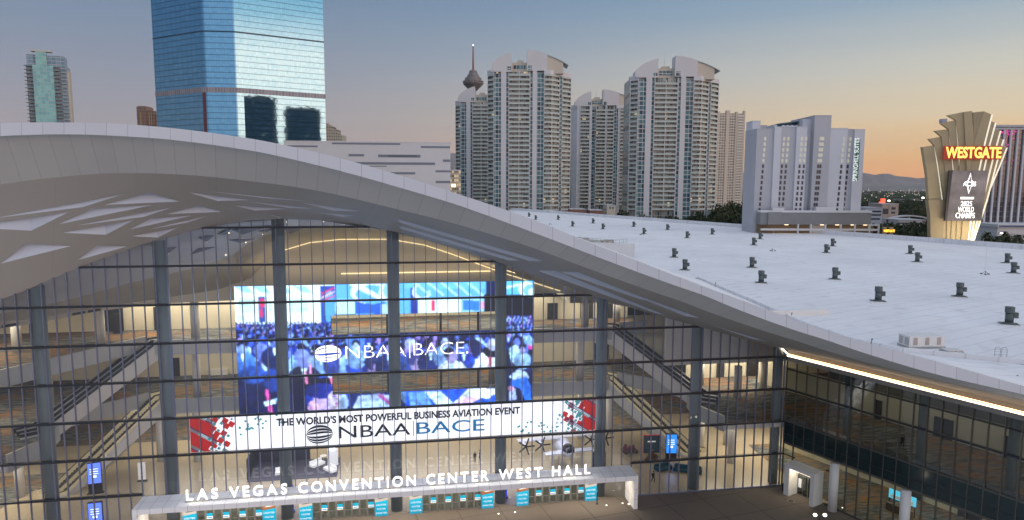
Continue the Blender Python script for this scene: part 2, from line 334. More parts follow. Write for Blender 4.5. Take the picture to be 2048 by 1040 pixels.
# --- roof edge curves (photo pixels, laid on the edge's own line 72 m out)
TOPT = [(-600, 330), (-350, 285), (-150, 255), (0, 246), (50, 245), (100, 244.5), (175, 245.5), (250, 248), (325, 254), (400, 262.5), (475, 273), (525, 281), (587, 294), (650, 308), (712, 325), (775, 343), (837, 362), (900, 382.5), (950, 399), (1025, 424), (1100, 452), (1157, 476), (1192, 490), (1227, 503), (1292, 528), (1352, 552), (1410, 574), (1441, 585), (1501, 607), (1558, 627.5), (1612, 648), (1669, 667), (1748, 690), (1843, 714.5), (1906, 732), (1970, 750), (2047, 772), (2300, 845)]
BOTT = [(-600, 362), (-350, 315), (-150, 283), (0, 272), (50, 270), (100, 268.5), (175, 269), (250, 272.5), (325, 277.5), (400, 286), (462, 295), (525, 305), (587, 319), (650, 334), (712, 350), (775, 368), (837, 386), (910, 408), (975, 431), (1050, 458.5), (1125, 487), (1200, 516), (1275, 544), (1350, 571), (1410, 591), (1463, 614), (1527, 638.5), (1590, 660.7), (1653, 680), (1716, 702), (1780, 722), (1843, 741), (1906, 757), (1970, 771.5), (2047, 789), (2300, 856)]
CT = [(-600, 500), (-300, 425), (-150, 394), (0, 368.8), (75, 358.5), (116, 354.5), (157, 350.5), (197, 347.5), (235, 346), (277, 346), (315, 347), (357, 349), (395, 351), (434, 355), (472, 358.7), (511, 363.7), (550, 368), (589, 373.7), (628, 380), (665, 387.5), (703, 396), (739, 405), (775, 413.7), (810, 422.5), (846, 431), (881, 439.5), (916, 449), (951, 459.5), (986, 470), (1020, 481), (1051, 492), (1100, 508)]
C2B = [(-600, -660), (-300, -350), (0, -45), (75, 34), (116, 77), (197, 167), (315, 300), (434, 427), (511, 510), (589, 592), (703, 712), (810, 825), (881, 899), (951, 971), (1051, 1074), (1272, 1298), (1500, 1530), (2047, 2062), (2300, 2310)]
C2U = [(-600, -118), (-300, -102.5), (0, -85.3), (75, -81.6), (511, -54.6), (881, -34), (1051, -24.2), (1300, -9), (1500, 4.9), (1700, 15.3), (1800, 21.47)]
C2W = [(1800, 0), (2047, 31), (2300, 46)]
def smooth(tab):
    return lambda t: (interp(t-22, tab)+interp(t-11, tab)+2*interp(t, tab)+interp(t+11, tab)+interp(t+22, tab))/6
TOPF, BOTF, CF = smooth(TOPT), smooth(BOTT), smooth(CT)
def Gp(s):
    if s <= 1800: u = interp(s, C2U); return Vector((u, 0, Gz(u)))
    return wing(interp(s, C2W), 0, 21.45)
def Bp(s): x = interp(s, C2B); return loc(atY(x, BOTF(x), 72))
def Tp(s): x = interp(s, C2B); return loc(atY(x, TOPF(x), 71.7))
def Cp(s):
    lo = None
    if s < 1100: lo = loc(atY(s, CF(s), 78))
    if s > 1000:
        b, g = Bp(s), Gp(s); hi = b.lerp(g, .25)+Vector((0, 0, -.25))
        if lo is None: return hi
        f = (s-1000)/100; return lo.lerp(hi, f)
    return lo
SS = [-500+14*i for i in range(200)]; SS = [s for s in SS if s <= 2290]
J = lambda s: interp(s, C2B)/42.5                         # one panel every 42 pixels of roof edge = 2.2 m
B_ = [Bp(s) for s in SS]; T_ = [Tp(s) for s in SS]; C_ = [Cp(s) for s in SS]; us = [J(s) for s in SS]
mb = MB(); mb.strip(B_, T_, 0, us); mb.build('roof_edge', M['fascia'], hall, True)
BI = [b+Vector((0, 1.0, .35)) for b in B_]
mb = MB(); mb.strip(BI, B_, 0, us); mb.build('edge_return', M['band'], hall, True)
BJ = [b+Vector((0, 0, .0)) for b in BI]
mb = MB(); mb.strip(C_, BJ, 0, us); mb.build('edge_soffit', M['band'], hall, True)
# curved roof shell: from the edge up over and back to the flat roof
CURB = [loc(p) for p in (Vector((45.35, 166.4, 23.5)), Vector((47.2, 134.1, 23.5)), Vector((47.8, 111.8, 23.5)), Vector((49.77, 98.9, 23.5)), Vector((53.7, 92.8, 23.5)), Vector((66, 86.3, 23.5)), Vector((86, 53, 23.5)), Vector((100, 30, 23.5)))]
CX = [(-600, (-110, 150)), (1000, (0, 166)), (1394, (45.35, 166.4)), (1500, (47.2, 134.1)), (1600, (47.8, 111.8)), (1700, (49.77, 98.9)), (1800, (53.7, 92.8)), (2048, (66, 86.3)), (2300, (86, 53))]
def backp(s):
    x = interp(s, C2B); X = interp(x, [(a, b[0]) for a, b in CX]); Y = interp(x, [(a, b[1]) for a, b in CX]); return loc(Vector((X, Y, 23.2)))
rows = []
for t in (0, .05, .15, .3, .5, .75, 1):
    r = []
    for s, tp in zip(SS, T_):
        b = backp(s); p = tp.lerp(b, t); x = interp(s, C2B); kk = max(0, min(1, (1500-x)/500))
        p.z = tp.z+(b.z-tp.z)*(t**(1+.45*kk)) ; r.append(p)
    rows.append(r)
mb = MB()
for a, b in zip(rows, rows[1:]): mb.strip(a, b, 0, us)
mb.build('curved_roof', M['membrane'], hall, True)
# flat roof with raised curb and far parapet
FAR = [atZ(1000, 421, 23.5), atZ(1100, 431, 23.5), atZ(1400, 449, 23.5), atZ(1700, 472, 23.5), atZ(2048, 499, 23.5)]
d_ = (FAR[4]-FAR[2]).normalized(); FAR = [FAR[4]-d_*(420), FAR[4], FAR[4]+d_*170]
cw = [wld(*c) for c in CURB]
poly = [Vector((45.35, 166.4, 23.5)), Vector((-30, 185, 23.5)), FAR[0], FAR[1], FAR[2], Vector((190, 30, 23.5))]+[c for c in cw[::-1]]
mb = MB(); pl = [loc(p) for p in poly][:-1]
mb.face([(p.x, p.y, 23.5) for p in pl][::-1]); mb.build('flat_roof', M['membrane'], hall)
mb = MB()
cl = CURB[:7]
for a, b in zip(cl, cl[1:]):
    d = (b-a).normalized(); nn = Vector((-d.y, d.x, 0))
    mb.ext([a+Vector((0, 0, -.3)), b+Vector((0, 0, -.3)), b+Vector((0, 0, .35)), a+Vector((0, 0, .35))], nn*.45)
mb.build('roof_curb', M['membrane'], hall)
mb = MB(); a, b = loc(FAR[0]), loc(FAR[2]); d = (b-a).normalized(); nn = Vector((-d.y, d.x, 0))
mb.ext([a, b, b+Vector((0, 0, 1.9)), a+Vector((0, 0, 1.9))], nn*.6); mb.build('parapet', M['membrane'], hall)
# walls under the flat roof edge, seen from the sides
mb = MB(); pr = [pl[i] for i in (1, 2, 3, 4, 5)]
for a, b in zip(pr, pr[1:]): mb.face([(a.x, a.y, 0), (b.x, b.y, 0), (b.x, b.y, 23.5), (a.x, a.y, 23.5)])
mb.build('outer_wall', M['white'], hall)
# --- soffit with triangular skylight coffers
GL = [Gp(s) for s in SS]
def S(s, t): return Cp(s).lerp(Gp(s), t)
def sp_(s, t): return proj(wld(*S(s, t)))
gs = [(s, t/14, *sp_(s, t/14)) for s in range(-420, 2100, 20) for t in range(0, 15)]
def inv(x, y):
    s, t = min(gs, key=lambda g: (g[2]-x)**2+(g[3]-y)**2)[:2]
    for _ in range(12):
        px, py = sp_(s, t); ax, ay = sp_(s+2, t); bx, by = sp_(s, t+.02)
        a, c, b, d = (ax-px)/2, (ay-py)/2, (bx-px)/.02, (by-py)/.02; det = a*d-b*c
        if abs(det) < 1e-9: break
        ex, ey = x-px, y-py; ds, dt = (d*ex-b*ey)/det, (a*ey-c*ex)/det
        s += max(-60, min(60, ds)); t += max(-.3, min(.3, dt)); t = max(-.2, min(1.2, t))
    return s, t
z1 = lambda *p: [(x/4, 225+y/4) for x, y in p]
z2 = lambda *p: [(400+x/4, 250+y/4) for x, y in p]
COF = [z1((-60, 848), (985, 653), (660, 757)), z1((-300, 918), (545, 798), (250, 945)), z1((1190, 642), (1440, 712), (840, 738)), z1((740, 768), (1220, 740), (470, 893)),
       z1((1380, 758), (1150, 835), (610, 905)), z1((1065, 862), (845, 978), (500, 962)), z1((1600, 745), (1770, 795), (1340, 812)), z1((1200, 850), (1530, 825), (1040, 935)), z1((1650, 828), (1500, 880), (1190, 935)),
       z1((1420, 922), (1260, 1000), (1050, 990)), z2((-90, 540), (390, 600), (140, 607)), z2((90, 532), (890, 612), (500, 583)), z2((280, 645), (700, 672), (440, 684)), z2((380, 612), (900, 668), (720, 664)), z2((820, 622), (1290, 690), (1080, 688)),
       z2((960, 702), (1240, 722), (1150, 735)), z2((555, 718), (660, 735), (640, 746)), [(50, 487), (142, 492), (2, 527)], [(194, 491), (254, 493), (156, 520)],
       [(782, 434), (1086, 522), (1060, 522), (797, 444)], [(795, 450), (1040, 521), (1018, 521), (800, 457)], [(1075, 541), (1110, 541), (1330, 630), (1310, 626)], [(1120, 543), (1156, 544), (1300, 601), (1282, 599)], [(1195, 562), (1400, 636), (1370, 632)], [(1416, 648), (1538, 684), (1505, 678)]]
DS = .05
polys = []
for c in COF:
    q = []
    for (x0, y0), (x1, y1) in zip(c, c[1:]+c[:1]):
        for k_ in range(5): q.append(inv(x0+(x1-x0)*k_/5, y0+(y1-y0)*k_/5))
    q = [(s, max(.012, min(.985, t))) for s, t in q]
    if abs(sum(a[0]*b[1]*20-b[0]*a[1]*20 for a, b in zip(q, q[1:]+q[:1]))) > .5: polys.append(q)
cv = []; ce = []
def addp(s, t): cv.append(Vector((s*DS, t*20))); return len(cv)-1
def inside(p, q):
    x, y = p; r = False
    for (x0, y0), (x1, y1) in zip(q, q[1:]+q[:1]):
        if (y0 > y) != (y1 > y) and x < (x1-x0)*(y-y0)/(y1-y0)+x0: r = not r
    return r
for q in polys:
    i0 = len(cv); n = len(q)
    for s, t in q: addp(s, t)
    ce += [(i0+i, i0+(i+1) % n) for i in range(n)]
i0 = len(cv)
for s in SS: addp(s, 0)
ce += [(i0+i, i0+i+1) for i in range(len(SS)-1)]
i1 = len(cv)
for s in SS: addp(s, 1)
ce += [(i1+i, i1+i+1) for i in range(len(SS)-1)]
ce += [(i0, i1), (i0+len(SS)-1, i1+len(SS)-1)]
for s in SS[1:-1]:
    for j in range(1, 9):
        if not any(inside((s, j/9), q) for q in polys): addp(s, j/9)
V2, E2_, F2, _, _, _ = delaunay_2d_cdt(cv, ce, [], 1, 1e-4)
mb = MB(); P3 = [S(v.x/DS, v.y/20) for v in V2]; mb.v = [tuple(p) for p in P3]
for f in F2:
    cx = sum(V2[i].x for i in f)/len(f)/DS; cy = sum(V2[i].y for i in f)/len(f)/20
    if any(inside((cx, cy), q) for q in polys): continue
    mb.f.append(list(f)); mb.m.append(0); mb.uv[len(mb.f)-1] = [(V2[i].x/DS/160+.3, V2[i].y/20) for i in f]
mb.build('soffit', M['soffit'], hall, True)
for q in polys:
    mb = MB(); lo = [S(s, t) for s, t in q]; c = sum(lo, Vector())/len(lo)
    hi = [p.lerp(c, .10)+Vector((0, 0, 1.7)) for p in lo]
    for i in range(len(lo)):
        j = (i+1) % len(lo); mb.face([lo[i], lo[j], hi[j], hi[i]])
    mb.face(hi); mb.build('coffer', M['pocket'], hall)
# --- wing head: taupe band with the long light line
mb = MB(); mb.strip([wing(w, 0, 19.75) for w in range(-0, 47)], [wing(w, 0, 21.45) for w in range(0, 47)]); mb.build('head_band', M['soffit'], hall)
mb = MB(); mb.ext([wing(.3, -.5, 20.45), wing(.3, -.5, 20.85), wing(.3, 0, 20.85), wing(.3, 0, 20.45)], wing(46, 0, 0)-wing(.3, 0, 0)); ld = mb.build('light_ledge', M['soffit'], hall)
mb = MB(); mb.ext([wing(.35, -.56, 20.56), wing(.35, -.56, 20.74), wing(.35, -.5, 20.74), wing(.35, -.5, 20.56)], wing(46, 0, 0)-wing(.3, 0, 0)); mb.build('light_strip', M['led_white'], ld)
mb = MB(); mb.ext([wing(.35, -.42, 20.86), wing(.35, -.3, 20.86), wing(.35, -.3, 20.9), wing(.35, -.42, 20.9)], wing(40, 0, 0)-wing(.3, 0, 0)); mb.build('light_strip', mat('cove_led', (1, .7, .4), emit=(1, .62, .3), estr=5), ld)
mb = MB(); mb.tube((20.3, -.25, 21.75), (21.5, -.5, 20.6), .09); mb.build('light_strip', M['led_white'], ld)
# ---------------------------------------------------------------- lobby glass wall
mb = MB(); uu = [-112+i*1.495 for i in range(0, 90)]; uu = [u for u in uu if u < 21.4]+[21.45]
rj = random.Random(12); zb_ = [0, 5.2, 10.28, 15.33, 20.38, 25.4, 30.48, 35.5, 40.4]
for a, b in zip(uu, uu[1:]):
    for i, z0 in enumerate(zb_):
        z1a, z1b = min(Gz(a), zb_[i+1] if i < 8 else 99), min(Gz(b), zb_[i+1] if i < 8 else 99)
        if z1a <= z0 and z1b <= z0: continue
        jx, jz = rj.gauss(0, .004), rj.gauss(0, .010); mb.face([(a, .1+jx, z0), (b, .1-jx, z0), (b, .1-jx+jz, max(z0, z1b)), (a, .1+jx+jz, max(z0, z1a))])
cw_ = mb.build('curtain_wall', M['glass'], hall)
u = 21.47-.02; mull = []
base = MB(); base.box(-.045, .045, -.16, .16, 0, 1); bo = None
us_ = [7.63+1.495*k for k in range(-67, 10)]
for u in us_:
    if u < -96 or u > 21.5: continue
    z0 = 0 if (u < -70 or u > -3) else 4.95
    if bo is None: bo = base.build('mullion', M['mull'], cw_); q = bo
    else: q = inst(bo, cw_)
    q.location = (u, -.02, z0); q.scale = (1, 1, Gz(u)-z0+.15)
for i, z in enumerate((5.2, 10.28, 15.33, 20.38, 25.4, 30.48, 35.5, 40.4)):
    xs = [u for u in [-112+k*.25 for k in range(540)] if Gz(u) > z-.1 and u <= 21.5]
    if i == 0: spans = [(-112, -70.1), (-2.9, 21.5)]
    else: spans = [(xs[0], xs[-1])]
    for a, b in spans: mb = MB(); mb.box(a, b, -.22, .2, z-.13, z+.13); mb.build('transom', M['trans'], cw_)
for i, u in enumerate([-96.5, -81.65, -66.92, -52.1, -37.11, -22.18, -7.27, 7.63, 20.75]):
    mb = MB(); r = .82 if i < 8 else .7; mb.cyl(u, 1.3 if i < 8 else 1.3, 0, Gz(u)+.3, r, n=24); mb.build('lobby_column', M['column'], hall, True)
for a, b in ((-112, -70.1), (-2.9, 21.5)): mb = MB(); mb.box(a, b, -.12, .12, 0, .18); mb.build('base_rail', M['mull'], hall)
# ---------------------------------------------------------------- interior
AT = [(-95, .6, 29.2), (-90, 4, 27.8), (-85.5, 10, 27.4), (-81, 18, 27.4), (-75, 23, 27.6), (-66, 25, 28.6), (-60.8, 25, 30.4), (-58, 25, 33.2), (-55.85, 25, 35.0), (-51, 25, 36.4), (-46.1, 25, 36.9), (-37.8, 25, 36.85), (-32, 25, 35.8), (-27.6, 25, 34.3), (-18.8, 25, 30.9), (-8, 25, 27.3), (-1.4, 25, 25.5), (6, 22, 24.3), (12, 14, 23.2), (17, 7, 22.3), (21.4, .6, 21.45)]
GU = [-95, -90, -86, -82, -77, -68, -63, -60, -57, -52, -47, -38, -33, -28, -19, -9, -2.5, 5, 11, 16.5, 21.4]
A_ = [Vector(a) for a in AT]; Gi = [Vector((u, .35, Gz(u)-.02)) for u in GU]
mb = MB(); rows = [[g.lerp(a, t)+Vector((0, 0, .9*math.sin(math.pi*t)*(1 if a.y > 20 else .4))) for g, a in zip(Gi, A_)] for t in (0, .2, .4, .6, .8, 1)]
for a, b in zip(rows, rows[1:]): mb.strip(a, b, 0, [g.x/12 for g in Gi])
M['ceil'] = mat('pale_lobby_ceiling', (.60, .60, .62), .7, noise=.05, nscale=.2)
mb.m = [0 if i//(len(Gi)-1) < 3 else 1 for i in range(len(mb.f))]; mb.build('lobby_ceiling', [M['ceil'], M['bulk']], hall, True)
def S2(a, t):
    i = max(0, min(len(Gi)-2, int(a))); f = a-i; g = Gi[i].lerp(Gi[i+1], f); q = A_[i].lerp(A_[i+1], f); p = g.lerp(q, t); p.z += .9*math.sin(math.pi*t)*(1 if q.y > 20 else .4); return p
g2 = [(i/6, t/16, *proj(wld(*S2(i/6, t/16)))) for i in range(6*(len(Gi)-1)) for t in range(17)]
z5 = lambda *p: [(x/2.889, 240+y/2.889) for x, y in p]
for tr in (z5((1130, 742), (1240, 745), (1085, 782)), z5((1150, 672), (1235, 668), (1190, 692)), z5((1320, 692), (1465, 678), (1390, 702)), z5((1350, 632), (1560, 600), (1410, 652)), z5((1640, 637), (1745, 624), (1680, 646)), z5((890, 752), (1010, 740), (960, 764)), z5((980, 800), (1060, 780), (1010, 815)), z5((1260, 650), (1340, 618), (1300, 660)), z5((1500, 640), (1590, 622), (1540, 655))):
    q = [S2(*min(g2, key=lambda g: (g[2]-x)**2+(g[3]-y)**2)[:2]) for x, y in tr]
    if (q[1]-q[0]).cross(q[2]-q[0]).length < .3: continue
    mb = MB(); mb.ext([p+Vector((0, 0, -.14)) for p in q], (0, 0, .08)); mb.build('dark_coffer_plate', M['mull'], hall)  # flat dark plates stand in for the dark recessed coffers
mb = MB(); mb.strip([Vector((a.x, a.y, min(a.z-.3, 26.8))) for a in A_], A_); mb.build('bulkhead', M['bulk'], hall)
mb = MB(); arc = [a+Vector((0, -.3, -.1)) for a in A_[8:16]]
for a, b in zip(arc, arc[1:]): mb.tube(a, b, .07, 6)
mb.build('cove_light', mat('cove_led_soft', (1, .8, .5), emit=(1, .78, .42), estr=1.1), hall)
mb = MB(); mb.box(-46, -20.5, 24.75, 24.98, 30.9, 31.05); mb.build('slot_light', bpy.data.materials['cove_led_soft'], hall)
E2 = [(-86.4, .5), (-84.5, 6), (-85.4, 11.9), (-88.8, 15.3), (-77.8, 26.6), (-75.4, 24.2), (-73, 21.9), (-1.35, 21.9), (1.2, 24.2), (3.6, 26.6), (14.6, 15.3), (11.2, 11.9), (10.3, 6), (12, .5)]
E3 = [(-91, .6), (-88.4, 4.7), (-79.8, 19.1), (-76.8, 23.3), (-74.6, 20.5), (-72, 20.2), (-2, 19.8), (.4, 20.5), (2.6, 23.3), (8, 24.2)]
wq = lambda w, d: tuple(wing(w, d)[:2])
P2 = E2+[(21.2, .5), wq(.2, .35), wq(45, .35), wq(45, 18), (48, 46), (-112, 46), (-112, .5)]
P3_ = E3+[(8, 46), (-112, 46), (-112, .6)]
for nm, P, z, th in (('second', P2, 10.28, 1.1), ('third', P3_, 20.4, 1.1)):
    mb = MB(); mb.ext([(x, y, z-th) for x, y in P], (0, 0, th)); sl = mb.build('floor_slab', M['white'], hall)
    mb = MB(); mb.face([(x, y, z+.004) for x, y in P]); mb.build('carpet', M['carpet'], sl)
M['ppt'] = mat('grey_white_parapet', (.50, .52, .54), .6, noise=.04, nscale=.3)
def parapet(pts, z, h=1.1, dn=1.3):
    mb = MB()
    for a, b in zip(pts, pts[1:]):
        a3, b3 = Vector((*a, z-dn)), Vector((*b, z-dn)); d = (b3-a3).normalized(); nn = Vector((d.y, -d.x, 0))
        mb.ext([a3, b3, b3+Vector((0, 0, dn+h)), a3+Vector((0, 0, dn+h))], nn*.28)
        mb.ext([a3+Vector((0, 0, dn+h)), b3+Vector((0, 0, dn+h)), b3+Vector((0, 0, dn+h+.06)), a3+Vector((0, 0, dn+h+.06))], nn*.3, 1)
    return mb.build('balcony_parapet', [M['ppt'], M['steel']], hall)
parapet(E2[:3], 10.28); parapet(E2[3:5], 10.28); parapet(E2[5:9], 10.28); parapet(E2[9:11], 10.28); parapet(E2[11:], 10.28)
parapet(E3[:4], 20.4); parapet(E3[4:8], 20.4); parapet(E3[8:], 20.4)
# walls, ceilings of the levels
mb = MB(); mb.box(-112, 44, 46, 46.4, 0, 9.15); mb.build('lobby_wall', M['beige'], hall)
mb = MB(); mb.box(-112, 34, 40, 40.4, 10.3, 19.3); mb.build('lobby_wall', M['beige'], hall)
mb = MB(); mb.box(-112, -62, 34, 34.4, 20.42, 26.6); mb.box(-13, 7.5, 33, 33.4, 20.42, 25); mb.box(-62, -13, 40, 40.4, 20.42, 26.8); mb.build('lobby_wall', M['beige'], hall)
mb = MB(); mb.box(-112.4, -112, .5, 46, 0, 30); mb.build('lobby_wall', M['bulk'], hall)
mb = MB(); mb.face([(-112, .6, 26.8), (-92, .6, 26.8), (-90, 4.3, 26.8), (-85.5, 10.2, 26.8), (-81, 18.2, 26.8), (-75, 23.2, 26.8), (-62, 25.1, 26.8), (-6, 25.1, 26.8), (-6, 46, 26.8), (-112, 46, 26.8)]); mb.face([(-6, 25.1, 24.9), (8, 25.1, 24.9), (8, 46, 24.9), (-6, 46, 24.9)]); mb.face([(-6, 25.1, 24.9), (-6, 46, 24.9), (-6, 46, 26.8), (-6, 25.1, 26.8)]); mb.build('upper_ceiling', M['white'], hall)
# right gallery: grey bulkhead above, lit wall behind
mb = MB(); mb.box(8, 38, 14.5, 15, 15.6, 24.5); mb.face([(8, 15, 15.7), (38, 15, 15.7), (38, 40, 15.7), (8, 40, 15.7)]); mb.build('bulkhead', M['white'], hall)
mb = MB(); mb.box(16, 46, 24, 24.4, 10.3, 15.6); mb.build('lobby_wall', M['beige'], hall)
dk = M['dark']
mb = MB()
for x0, x1 in ((-108, -104), (-99, -96.5), (-88, -84), (-79, -76.5)): mb.box(x0, x1, 33.8, 33.98, 20.45, 24.5)
for x0, x1 in ((-8.5, -6.5), (-2, .5), (3, 5)): mb.box(x0, x1, 32.8, 32.98, 20.45, 23.6)
for x0, x1 in ((-106, -100), (-80, -77), (3, 6), (9, 12)): mb.box(x0, x1, 39.8, 39.98, 10.3, 13.8)
for x0, x1 in ((22, 23.5), (28, 31)): mb.box(x0, x1, 23.8, 23.98, 10.3, 13)
mb.build('doorway', dk, hall)
for (x, y) in ((-100, 12), (-94, 20), (-84, 24.5), (-70, 26), (-3, 26), (4, 29)):
    mb = MB(); mb.cyl(x, y, 20.4, 26.7, .7, n=20); mb.build('gallery_column', M['wcol'], hall, True)
for (x, y) in ((-100, 5), (-95, 12), (-91, 22), (-70, 25.5), (-55, 27), (-38, 27), (-20, 27), (-4, 25.5), (17, 20), (20, 12), (27, 16)):
    mb = MB(); mb.cyl(x, y, 10.3, 19.3 if x < 8 else 15.7, .65, n=20); mb.build('gallery_column', M['wcol'], hall, True)
for (x, y) in ((-100, 6), (-92, 14), (-70, 24), (-76, 25), (-4, 24), (2, 26), (18, 9.5), (21, 17), (15.5, 16)):
    mb = MB(); mb.cyl(x, y, 0, 9.2, .65, n=20); mb.build('gallery_column', M['wcol'], hall, True)
mb = MB()
for i in range(7):                                     # ventilation grilles above the left gallery
    p = Vector((-90, 4, 0)).lerp(Vector((-81, 18, 0)), i/7); q = Vector((-90, 4, 0)).lerp(Vector((-81, 18, 0)), (i+.85)/7); nn = Vector((.845, -.53, 0))*.32
    mb.face([p+nn+Vector((0, 0, 26.9)), q+nn+Vector((0, 0, 26.9)), q+nn+Vector((0, 0, 27.25)), p+nn+Vector((0, 0, 27.25))])
mb.build('air_grille', M['trans'], hall)
M['dl'] = mat('downlight_glow', (1, .9, .7), emit=(1, .82, .52), estr=4)
for i in range(5, 15):
    for t_ in (.45, .75):
        p = A_[i].lerp(Gi[i], t_)+Vector((0, 0, .9*math.sin(math.pi*t_)-.06)); mb = MB(); mb.cyl(p.x, p.y, p.z-.05, p.z, .09, n=8); mb.build('ceiling_light', M['dl'], hall)
for u_ in range(-108, 6, 8):
    for z_, v_ in ((26.72, 29), (19.12, 28)):
        if z_ > 25 and u_ > -8: continue
        mb = MB(); mb.cyl(u_+1.5, v_, z_-.05, z_, .2, n=8); mb.build('ceiling_light', M['dl'], hall)
# escalators
def escalator(top, bot, wd, lit):
    top, bot = Vector(top), Vector(bot); d = Vector((bot.x-top.x, bot.y-top.y, 0)); L = d.length; d.normalize(); nn = Vector((-d.y, d.x, 0))
    es = bpy.data.objects.new('escalator', None); COL.objects.link(es); es.parent = hall
    if lit is not None: es['label'] = lit[1]
    up = Vector((0, 0, 1)); path = [top-d*2.2, top, bot, bot+d*2.2]
    for lane in (-1, 1):
        c = nn*lane*wd*.27; mb = MB(); n = 40
        mb.strip([p+c-nn*.5 for p in path], [p+c+nn*.5 for p in path])
        for i in range(n):
            p = top.lerp(bot, (i+.5)/n)+c; mb.obox(p+up*.05, d*(L/n/2), nn*.5, up*.12)
        mb.build('steps', M['step'], es)
    for off in (-.5, -.04, .04, .5):
        c = nn*off*wd; mb = MB(); mb.strip([p+c-up*.05 for p in path], [p+c+up*.72 for p in path]); mb.build('balustrade', lit[0], es)
        mb = MB()
        for a, b in zip(path, path[1:]): mb.tube(a+c+up*.78, b+c+up*.78, .07, 6)
        mb.build('handrail', M['dark'] if lit[0] is M['bl'] else M['steel'], es)
    mb = MB(); dn = 2.1
    for s in (-1, 1):
        c = nn*s*(wd*.5+.12); mb.ext([path[0]+c-up*dn, top+c-up*dn-up*.2, bot+c-up*(dn if bot.z > 1 else .02)+d*(0 if bot.z > 1 else -1.4), path[3]+c-up*(dn if bot.z > 1 else .02), path[3]+c+up*.25, bot+c+up*.25, top+c+up*.25, path[0]+c+up*.25], nn*.12*s)
    mb.strip([p+nn*wd*.5-up*dn for p in path[:3]], [p-nn*wd*.5-up*dn for p in path[:3]]); mb.build('cladding', M['white'], es)
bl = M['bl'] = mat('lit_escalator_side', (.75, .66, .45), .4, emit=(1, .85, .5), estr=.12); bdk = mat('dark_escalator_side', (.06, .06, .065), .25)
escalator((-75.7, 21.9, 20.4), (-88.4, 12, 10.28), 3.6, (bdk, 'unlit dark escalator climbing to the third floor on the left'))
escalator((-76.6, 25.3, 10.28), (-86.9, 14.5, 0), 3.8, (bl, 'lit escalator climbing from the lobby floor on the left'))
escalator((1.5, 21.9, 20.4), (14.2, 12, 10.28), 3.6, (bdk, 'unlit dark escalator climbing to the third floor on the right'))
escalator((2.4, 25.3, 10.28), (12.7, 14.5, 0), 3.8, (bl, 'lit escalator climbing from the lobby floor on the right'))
# ---------------------------------------------------------------- the wing
ww = MB(); ww.strip([wing(w, .1, 11.15) for w in range(0, 47)], [wing(w, .1, 19.75) for w in range(0, 47)]); ww.strip([wing(w, .1, 0) for w in range(0, 47)], [wing(w, .1, 7) for w in range(0, 47)])
wg = ww.build('wing_glass', M['glassw'], hall)
mb = MB(); mb.ext([wing(.05, -.05, 7), wing(.05, -.05, 10.35), wing(.05, .3, 10.35), wing(.05, .3, 7)], wing(46, 0, 0)-wing(0, 0, 0)); mb.build('spandrel', M['spandrel'], hall)
mb = MB(); mb.ext([wing(.05, .1, 10.35), wing(.05, .1, 11.15), wing(.05, .25, 11.15), wing(.05, .25, 10.35)], wing(46, 0, 0)-wing(0, 0, 0)); mb.build('sill_panel', M['glassw'], wg)
bm_ = MB(); bm_.box(-.05, .05, -.16, .1, 0, 1); bo = None; ang = math.atan2(WV, WU)
for i in range(27):
    w = .1+1.725*i
    for z0, z1_ in ((7.0, 19.7), (0, 7.0)):
        if z0 == 0 and 2.0 < w < 7.4: continue
        if bo is None: bo = bm_.build('mullion', M['mullw'], wg); q = bo
        else: q = inst(bo, wg)
        q.location = wing(w, 0, z0); q.rotation_euler = (0, 0, ang); q.scale = (1, 1, z1_-z0)
for z, h_, m_ in ((18.45, .07, 'trans'), (15.35, .12, 'trans'), (10.42, .1, 'mullw'), (8.4, .05, 'trans'), (7.0, .16, 'mullw'), (5.2, .09, 'trans'), (.12, .12, 'mullw')):
    mb = MB()
    for a, b in (((0, 2.1), (7.4, 46)) if z < 6 else ((0, 46),)):
        if z == 5.2: b = min(b, 9)
        mb = MB(); mb.ext([wing(a, -.1, z-h_), wing(a, -.1, z+h_), wing(a, .2, z+h_), wing(a, .2, z-h_)], wing(b, 0, 0)-wing(a, 0, 0)); mb.build('transom', M[m_], wg)
for w in (9.5, 19.7, 29.9, 40):
    mb = MB(); p = wing(w, 1.2); mb.cyl(p.x, p.y, 10.3, 19.8, .6, n=20); mb.build('gallery_column', mat('green_grey_column', (.25, .30, .28), .5) if 'ggc' not in M else M['ggc'], hall, True)
    M['ggc'] = bpy.data.materials['green_grey_column']
for w in (9.15, 19.2, 29.3): # white columns under the overhang
    mb = MB(); p = wing(w, -.75); mb.cyl(p.x, p.y, 0, 7.0, .62, n=24); mb.build('white_column', M['wcol'], hall, True)
mb = MB(); mb.strip([wing(w, 13.5, 10.3) for w in (-16, 47)], [wing(w, 13.5, 14.6) for w in (-16, 47)]); mb.strip([wing(w, 13.5, .01) for w in (-6, 47)], [wing(w, 13.5, 9) for w in (-6, 47)]); mb.build('lobby_wall', M['beige'], hall)
mb = MB(); mb.strip([wing(w, 13.3, 14.6) for w in (-2, 47)], [wing(w, 13.3, 19.7) for w in (-2, 47)]); mb.strip([wing(w, .3, 19.72) for w in (-2, 47)], [wing(w, 13.3, 19.72) for w in (-2, 47)]); mb.build('bulkhead', mat('grey_bulkhead', (.10, .10, .095), .7), hall)
mb = MB()
for w0, w1 in ((6, 7.2), (15, 17.5), (24, 25), (31, 34), (38, 39)): mb.ext([wing(w0, 13.2, 10.3), wing(w0, 13.2, 13.2), wing(w0, 13.45, 13.2), wing(w0, 13.45, 10.3)], wing(w1, 0, 0)-wing(w0, 0, 0))
for w0, w1 in ((12, 14), (19, 22), (28, 30)): mb.ext([wing(w0, 13.2, 0.02), wing(w0, 13.2, 3.2), wing(w0, 13.45, 3.2), wing(w0, 13.45, .02)], wing(w1, 0, 0)-wing(w0, 0, 0))
